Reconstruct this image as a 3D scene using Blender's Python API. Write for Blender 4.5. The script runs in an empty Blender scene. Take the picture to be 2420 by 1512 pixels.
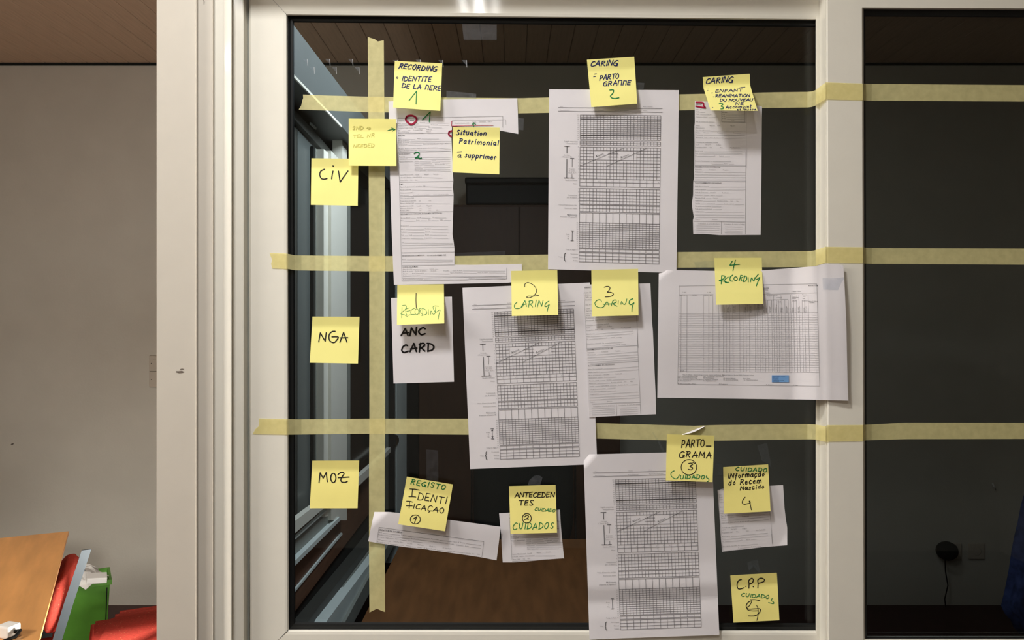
import bpy, bmesh, math, random
from mathutils import Vector, geometry
# ------------------------------------------------------------------ camera, world, lights, exposure
F, D, H = 1898.0, 1.30, 1.42          # focal length in px of the 2420x1512 frame, camera-to-glass distance, eye height
S = bpy.context.scene
COL = S.collection
cam_d = bpy.data.cameras.new('camera'); cam = bpy.data.objects.new('camera', cam_d); COL.objects.link(cam)
cam_d.sensor_width = 36.0; cam_d.lens = F/2420*36.0; cam_d.clip_start = .02
cam.location = (0, -D, H); cam.rotation_euler = (math.pi/2, 0, 0)
S.camera = cam
S.view_settings.view_transform = 'Standard'; S.view_settings.look = 'None'
S.view_settings.gamma = 1; S.view_settings.use_curve_mapping = False
S.view_settings.exposure = 0.0
w = bpy.data.worlds.new('night'); S.world = w; w.use_nodes = True
w.node_tree.nodes['Background'].inputs[0].default_value = (.5, .6, .8, 1)
w.node_tree.nodes['Background'].inputs[1].default_value = .01

def area(name, loc, sx, sy, power, col, rot=(0, 0, 0)):
    l = bpy.data.lights.new(name, 'AREA'); l.shape = 'RECTANGLE'; l.size = sx; l.size_y = sy
    l.energy = power; l.color = col
    o = bpy.data.objects.new(name, l); o.location = loc; o.rotation_euler = rot; COL.objects.link(o); return o
area('ceiling_light_near', (-.40, -.85, 2.645), .24, .24, 22, (1, .985, .955))
for _x, _p in ((-.190, 2.2), (-.128, 4.6), (-.066, 1.4)):      # three-tube louvre lamp
    area('ceiling_light_tube', (_x, -1.85, 2.645), .024, .25, _p, (1, .985, .955))
area('ceiling_light_left', (-2.80, -1.25, 2.645), .16, 1.1, 84, (1, .98, .94))
area('fill_back_left', (-2.35, 1.0, 2.60), .9, .9, .9, (1, .92, .82))  # added fill for the upper far wall, no lamp known here
_d = Vector((-1.05, 2.2, .05)); _e = _d.to_track_quat('-Z', 'Y').to_euler()
area('low_fill_back_left', (-.78, .42, .66),  .22, .14, 12.0, (1, .975, .92), tuple(_e))  # added light hidden behind the casing, brightens the lower far wall
area('fill_back_room', (.45, .75, 2.62), .3, .3, 4.0, (.94, .97, 1.0))  # added weak fill for the room behind the glass
area('fill_side_window', (.10, .50, 2.20), .25, .25, 14, (.93, .97, 1.0), (0, math.radians(50), 0))  # added light aimed at the side window frames, no real fixture

# ------------------------------------------------------------------ helpers
rnd = random.Random(7)
def lin(c): return tuple(((v/255)/12.92 if v/255 <= .04045 else ((v/255+.055)/1.055)**2.4) for v in c)
def mat(name, rgb, rough=.6, spec=.5, var=.04, scale=40, bump=0, bscale=200, metal=0, stretch=None):
    m = bpy.data.materials.new(name); m.use_nodes = True; nt = m.node_tree; b = nt.nodes['Principled BSDF']
    c = lin(rgb); b.inputs['Roughness'].default_value = rough; b.inputs['Metallic'].default_value = metal
    b.inputs['Specular IOR Level'].default_value = spec
    tc = nt.nodes.new('ShaderNodeTexCoord'); mp = nt.nodes.new('ShaderNodeMapping')
    nt.links.new(tc.outputs['Object'], mp.inputs[0])
    if stretch: mp.inputs['Scale'].default_value = stretch
    n = nt.nodes.new('ShaderNodeTexNoise'); n.inputs['Scale'].default_value = scale; n.inputs['Detail'].default_value = 5
    nt.links.new(mp.outputs[0], n.inputs[0])
    r = nt.nodes.new('ShaderNodeValToRGB'); r.color_ramp.elements[0].position = .3; r.color_ramp.elements[1].position = .7
    r.color_ramp.elements[0].color = tuple(v*(1-var) for v in c)+(1,)
    r.color_ramp.elements[1].color = tuple(min(1, v*(1+var)) for v in c)+(1,)
    nt.links.new(n.outputs[0], r.inputs[0]); nt.links.new(r.outputs[0], b.inputs['Base Color'])
    if bump:
        n2 = nt.nodes.new('ShaderNodeTexNoise'); n2.inputs['Scale'].default_value = bscale; n2.inputs['Detail'].default_value = 3
        nt.links.new(mp.outputs[0], n2.inputs[0]); bp = nt.nodes.new('ShaderNodeBump')
        bp.inputs['Strength'].default_value = bump; bp.inputs['Distance'].default_value = .002
        nt.links.new(n2.outputs[0], bp.inputs['Height']); nt.links.new(bp.outputs[0], b.inputs['Normal'])
    return m
def sheer(name, tint, rgb, fac, rough=.5, gloss=0.0, patch=None):
    """thin translucent film: transparent (tinted) mixed with diffuse, plus a little gloss"""
    m = bpy.data.materials.new(name); m.use_nodes = True; nt = m.node_tree; nt.nodes.clear()
    out = nt.nodes.new('ShaderNodeOutputMaterial'); t = nt.nodes.new('ShaderNodeBsdfTransparent')
    t.inputs[0].default_value = tuple(tint)+(1,)
    d = nt.nodes.new('ShaderNodeBsdfDiffuse'); d.inputs[0].default_value = lin(rgb)+(1,)
    mx = nt.nodes.new('ShaderNodeMixShader'); mx.inputs[0].default_value = fac
    nt.links.new(t.outputs[0], mx.inputs[1]); nt.links.new(d.outputs[0], mx.inputs[2])
    if patch:
        tc = nt.nodes.new('ShaderNodeTexCoord'); n = nt.nodes.new('ShaderNodeTexNoise'); n.inputs['Scale'].default_value = patch[0]
        n.inputs['Detail'].default_value = 6
        nt.links.new(tc.outputs['Object'], n.inputs[0]); r = nt.nodes.new('ShaderNodeMapRange')
        r.inputs[1].default_value = .3; r.inputs[2].default_value = .7; r.inputs[3].default_value = fac-patch[1]; r.inputs[4].default_value = fac+patch[1]
        nt.links.new(n.outputs[0], r.inputs[0]); nt.links.new(r.outputs[0], mx.inputs[0])
    last = mx
    if gloss:
        g = nt.nodes.new('ShaderNodeBsdfGlossy'); g.inputs['Roughness'].default_value = rough
        m2 = nt.nodes.new('ShaderNodeMixShader'); m2.inputs[0].default_value = gloss
        nt.links.new(mx.outputs[0], m2.inputs[1]); nt.links.new(g.outputs[0], m2.inputs[2]); last = m2
    nt.links.new(last.outputs[0], out.inputs[0]); return m

def link(name, me, m, parent=None):
    o = bpy.data.objects.new(name, me); COL.objects.link(o)
    if m is not None: me.materials.append(m)
    if parent: o.parent = parent
    return o
def mesh(name, vs, fs, m, parent=None, smooth=False):
    me = bpy.data.meshes.new(name); me.from_pydata([tuple(v) for v in vs], [], fs); me.update()
    if smooth:
        for p in me.polygons: p.use_smooth = True
    return link(name, me, m, parent)
def tag(o, label=None, cat=None, group=None, kind=None):
    if label: o['label'] = label
    if cat: o['category'] = cat
    if group: o['group'] = group
    if kind: o['kind'] = kind
    return o
def empty(name, loc=(0, 0, 0), rz=0, **k):
    o = bpy.data.objects.new(name, None); COL.objects.link(o); o.location = loc; o.rotation_euler = (0, 0, rz)
    o.empty_display_size = .05
    return tag(o, **k)
def box(name, a, b, m, parent=None, bevel=0.0, seg=2):
    bm = bmesh.new(); bmesh.ops.create_cube(bm, size=1)
    for v in bm.verts:
        v.co = Vector([(a[i]+b[i])/2 + v.co[i]*(b[i]-a[i]) for i in range(3)])
    if bevel: bmesh.ops.bevel(bm, geom=bm.edges[:], offset=bevel, segments=seg, affect='EDGES', profile=.6)
    me = bpy.data.meshes.new(name); bm.to_mesh(me); bm.free()
    return link(name, me, m, parent)
def tube(name, pts, r, m, parent=None, n=8):
    vs, fs = [], []; P_ = [Vector(p) for p in pts]
    for i, p in enumerate(P_):
        t = (P_[min(i+1, len(P_)-1)]-P_[max(i-1, 0)]).normalized()
        a = t.cross(Vector((0, 0, 1)) if abs(t.z) < .9 else Vector((1, 0, 0))).normalized(); b = t.cross(a)
        for k in range(n):
            q = 2*math.pi*k/n; vs.append(p+a*math.cos(q)*r+b*math.sin(q)*r)
    for i in range(len(P_)-1):
        for k in range(n): fs.append((i*n+k, i*n+(k+1) % n, (i+1)*n+(k+1) % n, (i+1)*n+k))
    fs.append(tuple(range(n))); fs.append(tuple(range((len(P_)-1)*n, len(P_)*n)))
    return mesh(name, vs, fs, m, parent, True)
def P(x, y, lift=0.0):
    """a point that lies lift metres in front of the glass plane (negative: behind it)"""
    d = D-lift
    return Vector(((x-1210)/F*d, -lift, H+(756-y)/F*d))
def WX(x, y, X):
    """a point of the side wall at world X"""
    d = X*F/(x-1210); return Vector((X, d-D, H+(756-y)/F*d))

# ------------------------------------------------------------------ materials
M = dict(
 pvc=mat('white_pvc', (232, 228, 217), .07, .12, .012, 30),
 pvc_grey=mat('grey_pvc', (208, 216, 214), .4, .4, .05, 14),
 pvc_dull=mat('dull_pvc', (128, 130, 124), .5, .3, .12, 14),
 darkpvc=mat('dark_trim', (62, 62, 58), .5, .3, .1, 14),
 gasket=mat('black_rubber', (20, 22, 23), .38, .35, .1, 60),
 wall=mat('painted_wall', (204, 197, 184), .85, .2, .03, 6, .25, 90),
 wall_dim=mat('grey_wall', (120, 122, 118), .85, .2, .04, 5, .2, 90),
 ceil=mat('ceiling_board', (196, 166, 140), .6, .3, .08, 8, 0, 0, 0, (14, 1, 14)),
 ceilw=mat('ceiling_plaster', (214, 206, 190), .9, .2, .02, 5),
 floor=mat('dark_floor', (62, 34, 30), .5, .3, .15, 10),
 brown=mat('brown_timber', (96, 64, 46), .5, .3, .2, 12, 0, 0, 0, (10, 1, 10)),
 cab=mat('dark_wardrobe_wood', (84, 56, 40), .45, .35, .14, 9, 0, 0, 0, (7, 7, 1)),
 table=mat('table_wood', (222, 158, 92), .38, .4, .18, 3, 0, 0, 0, (1.0, 7, 1)),
 table2=mat('back_table_wood', (114, 74, 42), .45, .3, .2, 5, 0, 0, 0, (9, 1.2, 1)),
 black=mat('black_plastic', (16, 16, 16), .5, .3, .1, 40),
 blackfab=mat('black_fabric', (38, 40, 38), .9, .1, .2, 300, .4, 600),
 metal=mat('brushed_metal', (72, 78, 82), .45, .3, .04, 30, 0, 0, .35),
 green=mat('green_plastic', (92, 150, 50), .45, .4, .10, 12),
 white=mat('white_card', (230, 226, 220), .7, .3, .03, 20),
 paper=mat('white_paper', (224, 220, 224), .8, .15, .018, 18),
 note=mat('yellow_note', (246, 238, 150), .75, .15, .02, 16),
 note2=mat('deep_yellow_note', (244, 232, 142), .75, .15, .03, 16),
 ink=mat('black_ink', (30, 27, 26), .6, .2, .2, 300),
 print_=mat('printed_toner', (104, 101, 104), .7, .2, .15, 300),
 printd=mat('dark_toner', (58, 56, 58), .7, .2, .15, 300),
 blue=mat('blue_ink', (36, 44, 96), .6, .2, .25, 300),
 green_ink=mat('green_ink', (26, 128, 70), .6, .2, .25, 300),
 red_ink=mat('magenta_ink', (176, 26, 66), .6, .2, .15, 300),
 pencil=mat('faint_pencil', (206, 198, 112), .8, .1, .2, 300),
 print_light=mat('faint_toner', (146, 144, 148), .7, .2, .1, 300),
 bluebox=mat('blue_print', (118, 164, 216), .7, .1, .03, 60),
 bluefab=mat('blue_cloth', (62, 78, 128), .9, .1, .4, 40, .4, 300),
 switch=mat('switch_plastic', (196, 184, 168), .4, .4, .02, 20),
 scuff=mat('grey_scuff', (110, 100, 92), .8, .1, .3, 200),
)
def red_fabric():
    m = mat('red_fabric', (216, 84, 70), .9, .1, .12, 160, .4, 500)
    nt = m.node_tree; b = nt.nodes['Principled BSDF']; src = b.inputs['Base Color'].links[0].from_socket
    tc = nt.nodes['Texture Coordinate']; v = nt.nodes.new('ShaderNodeTexVoronoi'); v.inputs['Scale'].default_value = 70
    nt.links.new(tc.outputs['Object'], v.inputs[0]); r = nt.nodes.new('ShaderNodeValToRGB')
    r.color_ramp.elements[0].color = (1, 1, 1, 1); r.color_ramp.elements[1].color = (0, 0, 0, 1)
    r.color_ramp.elements[0].position = .10; r.color_ramp.elements[1].position = .16
    nt.links.new(v.outputs['Distance'], r.inputs[0]); mx = nt.nodes.new('ShaderNodeMix'); mx.data_type = 'RGBA'
    nt.links.new(r.outputs[0], mx.inputs[0]); nt.links.new(src, mx.inputs[6]); mx.inputs[7].default_value = lin((236, 150, 110))+(1,)
    nt.links.new(mx.outputs[2], b.inputs['Base Color']); return m
M['red'] = red_fabric()
M['mask'] = sheer('masking_tape', (.96, .88, .50), (250, 241, 178), .54, .6, .02, (90, .05))
M['clear_faint'] = sheer('clear_tape_faint', (.93, .95, .97), (200, 205, 215), .030, .3, .012, (150, .016))
M['clear'] = sheer('clear_tape', (.90, .92, .95), (200, 205, 215), .07, .3, .02, (150, .035))
def glass_mat(name, t, refl):
    m = bpy.data.materials.new(name); m.use_nodes = True; nt = m.node_tree; nt.nodes.clear()
    out = nt.nodes.new('ShaderNodeOutputMaterial'); tr = nt.nodes.new('ShaderNodeBsdfTransparent'); tr.inputs[0].default_value = tuple(t)+(1,)
    g = nt.nodes.new('ShaderNodeBsdfGlossy'); g.inputs['Roughness'].default_value = .01
    fr = nt.nodes.new('ShaderNodeFresnel'); fr.inputs[0].default_value = refl
    mx = nt.nodes.new('ShaderNodeMixShader'); nt.links.new(fr.outputs[0], mx.inputs[0])
    nt.links.new(tr.outputs[0], mx.inputs[1]); nt.links.new(g.outputs[0], mx.inputs[2]); nt.links.new(mx.outputs[0], out.inputs[0]); return m
M['glass'] = glass_mat('tinted_glass', (.735, .78, .795), 1.33)  # tint put in to dim the things behind the pane

# ------------------------------------------------------------------ room shell
XL, XR, YB, YF, ZC = -3.0, 3.0, -3.7, 2.7, 2.70
st = lambda o: tag(o, kind='structure')
st(box('floor', (XL-.1, YB-.1, -.08), (XR+.1, YF+.1, 0), M['floor']))
ceiling = st(box('ceiling', (XL-.1, YB-.1, ZC+.014), (XR+.1, YF+.1, ZC+.1), M['ceilw']))
st(box('wall_back', (XL-.1, YF, 0), (XR+.1, YF+.1, ZC+.012), M['wall']))
st(box('wall_left', (XL-.1, YB, 0), (XL, YF, ZC+.012), M['wall']))
st(box('wall_right', (XR, YB, 0), (XR+.1, YF, ZC+.012), M['wall']))
st(box('wall_front', (XL-.1, YB-.1, 0), (XR+.1, YB, ZC+.012), M['wall']))
# ceiling boards of the room behind the glass
pitch = .1039; x0 = -2.529-4*pitch
bm = bmesh.new(); bmesh.ops.create_cube(bm, size=1)
for v in bm.verts: v.co = Vector((v.co.x*(pitch-.0018), v.co.y*2.61, v.co.z*.014))
bmesh.ops.bevel(bm, geom=[e for e in bm.edges if abs(e.verts[0].co.x-e.verts[1].co.x) < 1e-5 and abs(e.verts[0].co.z-e.verts[1].co.z) < 1e-5], offset=.0022, segments=1, affect='EDGES')
bme = bpy.data.meshes.new('ceiling_board'); bm.to_mesh(bme); bm.free(); bme.materials.append(M['ceil'])
k = 0
while x0+k*pitch < XR-.1:
    o = bpy.data.objects.new('ceiling_board', bme); COL.objects.link(o); o.parent = ceiling
    o.location = (x0+(k+.5)*pitch, .08+1.307, ZC+.006); k += 1
box('cornice', (XL, YF-.008, ZC-.014), (XR, YF, ZC-.002), M['blackfab'], ceiling, .002)
# partition that holds the window
st(box('wall_partition_header', (-2.90, .0, 2.12), (XR, .10, ZC), M['wall']))
st(box('wall_partition_left', (XL, .0, 0), (-2.90, .10, ZC), M['wall']))
st(box('wall_partition_right', (1.72, .0, 0), (XR, .10, 2.12), M['wall']))
st(box('wall_partition_base', (-.40, .02, 0), (1.72, .10, .80), M['wall']))

# ------------------------------------------------------------------ casing left of the window (trim_1): one moulded profile
trim = st(empty('trim_1'))
def prof(name, sec, z0, z1, m, parent, back=-.10):
    pts = [(P(x, 756, l).x, -l) for x, l in sec]
    pts = pts+[(pts[-1][0], -back), (pts[0][0], -back)]
    n = len(pts); vs = [(x, y, z0) for x, y in pts]+[(x, y, z1) for x, y in pts]
    fs = [(i, (i+1) % n, n+(i+1) % n, n+i) for i in range(n)]+[tuple(range(n))[::-1], tuple(range(n, 2*n))]
    return mesh(name, vs, fs, m, parent)
M['jamb'] = mat('jamb_white', (202, 195, 184), .4, .35, .012, 30)
prof('jamb_board', [(370, .044), (371, .045), (461.2, .0445), (464.3, .0476), (466.5, .040)], 0, 2.12, M['jamb'], trim)
prof('cover_strip', [(466.6, .0395), (500.3, .0392), (503.2, .0424), (505, .0335)], 0, 2.12, M['jamb'], trim)
prof('bead_strip', [(505.1, .033), (526.5, .0325), (529, .0335), (538, .0362), (545, .0384), (547.5, .0370), (550, .0225), (573.5, .0190), (576, .0205), (578, .0165), (580, .0125)], 0, 2.12, M['pvc'], trim)
prof('channel', [(580.1, .012), (582, .0035), (588.5, .0035)], 0, 2.12, M['pvc_dull'], trim)
def smear(name, pts, wpx, lift, m, parent, lab=None):
    vs, fs = [], []
    for i, (x, y) in enumerate(pts):
        a = pts[max(0, i-1)]; b = pts[min(len(pts)-1, i+1)]; dx, dy = b[0]-a[0], b[1]-a[1]; L = math.hypot(dx, dy) or 1
        ww = wpx*(.35+.65*math.sin(math.pi*(i+.5)/len(pts)))/2
        vs += [P(x-dy/L*ww, y+dx/L*ww, lift), P(x+dy/L*ww, y-dx/L*ww, lift)]
    for i in range(len(pts)-1): fs.append((2*i, 2*i+1, 2*i+3, 2*i+2))
    return tag(mesh(name, vs, fs, m, parent), lab)
smear('scuff_mark', [(416, 878), (422, 879), (430, 878), (433, 879)], 4.5, .0453, M['scuff'], trim, 'dark scuff on the jamb board')
smear('scuff_mark', [(425, 873), (430, 871.5), (434, 872)], 2, .0453, M['scuff'], trim)
smear('scuff_mark', [(481, -2), (482.3, 4), (482, 10)], 2, .0398, M['scuff'], trim)
for yy in (79, 91, 100, 152): smear('scuff_mark', [(502.5, yy), (502.8, yy+8), (502.5, yy+14)], .8, .0392, M['scuff'], trim)

# ------------------------------------------------------------------ text / print machinery
GL = {}
_fc = bpy.data.curves.new('glyph', 'FONT'); _fc.resolution_u = 1; _fo = bpy.data.objects.new('glyph', _fc); COL.objects.link(_fo)
def glyph(ch, bold=False):
    k = (ch, bold)
    if k in GL: return GL[k]
    _fc.body = ch; _fc.offset = .010 if bold else 0.0
    bpy.context.view_layer.update(); dg = bpy.context.evaluated_depsgraph_get(); ev = _fo.evaluated_get(dg); me = ev.to_mesh()
    vs = [(v.co.x, v.co.y) for v in me.vertices]; fs = [tuple(p.vertices) for p in me.polygons]
    ev.to_mesh_clear()
    adv = (max(v[0] for v in vs)+.07) if vs else .28
    GL[k] = (vs, fs, adv); return GL[k]
STUFF = ('printed_grid', 'printed_text', 'bold_print', 'ruled_lines', 'ruled_table', 'legend_text')
class Acc:
    def __init__(s): s.v = []; s.f = []
    def add(s, vs, fs):
        b = len(s.v); s.v += vs; s.f += [tuple(i+b for i in f) for f in fs]
    def build(s, name, m, parent):
        return tag(mesh(name, s.v, s.f, m, parent), kind='stuff' if name in STUFF else None) if s.v else None
def inpoly(x, y, poly):
    c = False; n = len(poly); j = n-1
    for i in range(n):
        xi, yi = poly[i]; xj, yj = poly[j]
        if (yi > y) != (yj > y) and x < (xj-xi)*(y-yi)/(yj-yi)+xi: c = not c
        j = i
    return c
def linpl(v, tbl):
    if v <= tbl[0][0]: return tbl[0][1]
    for (a, la), (b, lb) in zip(tbl, tbl[1:]):
        if v <= b: return la+(lb-la)*(v-a)/(b-a)
    (a, la), (b, lb) = tbl[-2:]
    return la+(lb-la)*(v-a)/(b-a)
def smoothpl(v, tbl):
    if v <= tbl[0][0]: return tbl[0][1]
    for (a, la), (b, lb) in zip(tbl, tbl[1:]):
        if v <= b:
            t = (v-a)/(b-a); t = t*t*(3-2*t); return la+(lb-la)*t
    return tbl[-1][1]
class Sheet:
    """a real thin sheet: quad (or rows) in the glass plane's coordinates, bent towards the room by lift(u,v)"""
    def __init__(s, rows, pv, outline=None, pu=None, wr=0.0, seed=0, folds=(), step=9, thick=.00018, straight=False):
        s.straight = straight; s.inkoff = .00035
        # rows: [(xl,yl,xr,yr),...] evenly spaced in v unless 5th item v given
        s.rows = [(r[4] if len(r) > 4 else i/(len(rows)-1), r[:4]) for i, r in enumerate(rows)]
        s.pv = pv; s.pu = pu; s.wr = wr; s.folds = folds; s.step = step; s.thick = thick
        r = random.Random(seed); s.ph = [(r.uniform(.6, 2.2), r.uniform(.8, 3.0), r.uniform(0, 6.28), r.uniform(-1, 1)) for _ in range(5)]
        a, b = s.rows[0][1], s.rows[-1][1]
        s.outline = outline or ([(a[0], a[1]), (a[2], a[3])]+[(q[2], q[3]) for _, q in s.rows[1:-1]]+[(b[2], b[3]), (b[0], b[1])]+[(q[0], q[1]) for _, q in s.rows[1:-1]][::-1])
        s.W = math.hypot(a[2]-a[0], a[3]-a[1]); s.Hh = math.hypot(b[0]-a[0], b[1]-a[1])
    def px(s, u, v):
        R = s.rows
        i = 0
        while i < len(R)-2 and v > R[i+1][0]: i += 1
        (va, a), (vb, b) = R[i], R[i+1]; t = (v-va)/(vb-va)
        l = (a[0]+(b[0]-a[0])*t, a[1]+(b[1]-a[1])*t); r = (a[2]+(b[2]-a[2])*t, a[3]+(b[3]-a[3])*t)
        return l[0]+(r[0]-l[0])*u, l[1]+(r[1]-l[1])*u
    def lift(s, u, v, x, y):
        L = (linpl if s.straight else smoothpl)(v, s.pv)
        if s.pu: L += smoothpl(u, s.pu)
        if s.wr:
            L += s.wr*sum(math.sin(a*3*u*k+b*3*v+p) for a, b, p, k in s.ph)/3
        for (x1, y1, x2, y2, kk) in s.folds:
            n = math.hypot(x2-x1, y2-y1); sd = -((x-x1)*(y2-y1)-(y-y1)*(x2-x1))/n
            if sd > 0: L -= sd*kk
        return max(L, .0012)
    def at(s, u, v, off=0.0):
        x, y = s.px(u, v); return P(x, y, s.lift(u, v, x, y)+off)
    def inv(s, x, y):
        a, b = s.rows[0][1], s.rows[-1][1]
        u = (x-a[0])/max(1, (a[2]-a[0])); v = (y-a[1])/max(1, (b[1]-a[1]))
        for _ in range(7):
            qx, qy = s.px(u, v); e = 1e-3; ax, ay = s.px(u+e, v); bx, by = s.px(u, v+e)
            j11, j21, j12, j22 = (ax-qx)/e, (ay-qy)/e, (bx-qx)/e, (by-qy)/e; det = j11*j22-j12*j21
            dx, dy = x-qx, y-qy; u += (dx*j22-dy*j12)/det; v += (dy*j11-dx*j21)/det
        return u, v
    def ink(s, x, y, off=.0005):
        u, v = s.inv(x, y); return P(x, y, s.lift(u, v, x, y)+off)
    def build(s, name, m, parent=None):
        o = s.outline; pts = []; n = len(o)
        for i in range(n):
            a, b = o[i], o[(i+1) % n]; L = math.hypot(b[0]-a[0], b[1]-a[1]); k = max(1, int(L/s.step))
            for j in range(k): pts.append((a[0]+(b[0]-a[0])*j/k, a[1]+(b[1]-a[1])*j/k))
        nb = len(pts); xs = [p[0] for p in o]; ys = [p[1] for p in o]
        x = min(xs)+s.step/2; inner = []
        while x < max(xs):
            y = min(ys)+s.step/2
            while y < max(ys):
                if inpoly(x, y, o): inner.append((x, y))
                y += s.step
            x += s.step
        allp = [Vector(p) for p in pts]+[Vector(p) for p in inner]
        vv, ee, ff, _, _, _ = geometry.delaunay_2d_cdt(allp, [], [list(range(nb))], 1, 1e-4)
        front = []; back = []
        for q in vv:
            u, v = s.inv(q[0], q[1]); l = s.lift(u, v, q[0], q[1])
            front.append(P(q[0], q[1], l)); p0 = front[-1]; back.append(Vector((p0.x, p0.y+s.thick, p0.z)))
        N = len(front); fs = [tuple(f) for f in ff]
        cnt = {}
        for f in fs:
            for i in range(len(f)):
                a, b = f[i], f[(i+1) % len(f)]; cnt.setdefault((min(a, b), max(a, b)), []).append((a, b))
        side = []; ex = []
        for e in cnt.values():
            if len(e) == 1:
                a, b = e[0]; q = 2*N+len(ex); ex += [front[b], front[a], back[a], back[b]]; side.append((q, q+1, q+2, q+3))
        me = bpy.data.meshes.new(name); me.from_pydata([tuple(v) for v in front+back+ex], [], fs+[tuple(i+N for i in f[::-1]) for f in fs]+side)
        for i, p in enumerate(me.polygons): p.use_smooth = i < 2*len(fs)
        s.o = link(name, me, m, parent)
        return s.o
    # ---- print in uv space
    def line(s, acc, u0, v0, u1, v1, wpx=1.0, off=.0007, excl=()):
        x0_, y0_ = s.px(u0, v0); x1_, y1_ = s.px(u1, v1); L = math.hypot(x1_-x0_, y1_-y0_)
        if L < .01: return
        n = max(1, int(L/8)); nx, ny = -(y1_-y0_)/L*wpx/2, (x1_-x0_)/L*wpx/2
        Wd, Hd = s.W, s.Hh; run = []
        def flush():
            if len(run) > 1:
                vs = []
                for (u, v) in run:
                    vs += [s.at(u-nx/Wd, v-ny/Hd, off), s.at(u+nx/Wd, v+ny/Hd, off)]
                acc.add(vs, [(2*i, 2*i+1, 2*i+3, 2*i+2) for i in range(len(run)-1)])
            run.clear()
        for i in range(n+1):
            t = i/n; u = u0+(u1-u0)*t; v = v0+(v1-v0)*t; x, y = s.px(u, v)
            ok = inpoly(x, y, s.outline) and not any(e[0] < u < e[2] and e[1] < v < e[3] for e in excl)
            if ok: run.append((u, v))
            else: flush()
        flush()
    def grid(s, acc, u0, v0, u1, v1, nc, nr, wpx=.9, excl=(), mask=None):
        for i in range(nc+1): u = u0+(u1-u0)*i/nc; s.line(acc, u, v0, u, v1, wpx, excl=excl)
        for j in range(nr+1): v = v0+(v1-v0)*j/nr; s.line(acc, u0, v, u1, v, wpx, excl=excl)
    def text(s, acc, u, v, txt, h=4.0, align='l', bold=False, ang=0.0, off=.00075):
        # h: cap height in px (cap height is .7 of font size)
        sz = h/.7; tot = 0; items = []
        for ch in txt:
            g = glyph(ch, bold) if ch != ' ' else ([], [], .30); items.append((g, tot)); tot += g[2]
        x_off = {'l': 0, 'r': -tot*sz, 'c': -tot*sz/2}[align]; ca, sa = math.cos(ang), math.sin(ang)
        for (g, tx) in items:
            vs = []; bad = False
            for (gx, gy) in g[0]:
                a = x_off+(gx+tx)*sz; b = gy*sz; a, b = a*ca-b*sa, a*sa+b*ca
                uu, vv_ = u+a/s.W, v-b/s.Hh
                vs.append((uu, vv_))
            if vs:
                x, y = s.px(*vs[0])
                if not inpoly(x, y, s.outline): continue
                acc.add([s.at(a, b, off) for a, b in vs], g[1])

# ---- pen strokes (hand lettering)
def catmull(pts, k=5):
    if len(pts) < 3: return pts
    out = []; q = [pts[0]]+pts+[pts[-1]]
    for i in range(1, len(q)-2):
        p0, p1, p2, p3 = q[i-1], q[i], q[i+1], q[i+2]
        for j in range(k):
            t = j/k
            out.append(tuple(.5*((2*p1[c])+(-p0[c]+p2[c])*t+(2*p0[c]-5*p1[c]+4*p2[c]-p3[c])*t*t+(-p0[c]+3*p1[c]-3*p2[c]+p3[c])*t**3) for c in (0, 1)))
    out.append(pts[-1]); return out
def stroke(sh, acc, pts, w, smooth=True, off=None):
    off = off or sh.inkoff
    if smooth: pts = catmull(pts)
    if len(pts) == 1: pts = [pts[0], (pts[0][0]+.4, pts[0][1]+.3)]
    dense = [pts[0]]
    for a, b in zip(pts, pts[1:]):
        n = max(1, int(math.hypot(b[0]-a[0], b[1]-a[1])/4))
        for i in range(1, n+1): dense.append((a[0]+(b[0]-a[0])*i/n, a[1]+(b[1]-a[1])*i/n))
    pts = dense
    for i in range(len(pts)-1):
        a, b = pts[i], pts[i+1]; L = math.hypot(b[0]-a[0], b[1]-a[1])
        if L < 1e-6: continue
        nx, ny = -(b[1]-a[1])/L*w/2, (b[0]-a[0])/L*w/2
        acc.add([sh.ink(a[0]-nx, a[1]-ny, off), sh.ink(a[0]+nx, a[1]+ny, off), sh.ink(b[0]+nx, b[1]+ny, off), sh.ink(b[0]-nx, b[1]-ny, off)], [(0, 1, 2, 3)])
    for i, p in enumerate(pts):
        if w < 1.3 and 0 < i < len(pts)-1: continue
        acc.add([sh.ink(p[0]+math.cos(q*math.pi/3)*w/2, p[1]+math.sin(q*math.pi/3)*w/2, off+.00002) for q in range(6)], [tuple(range(6))])
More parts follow.
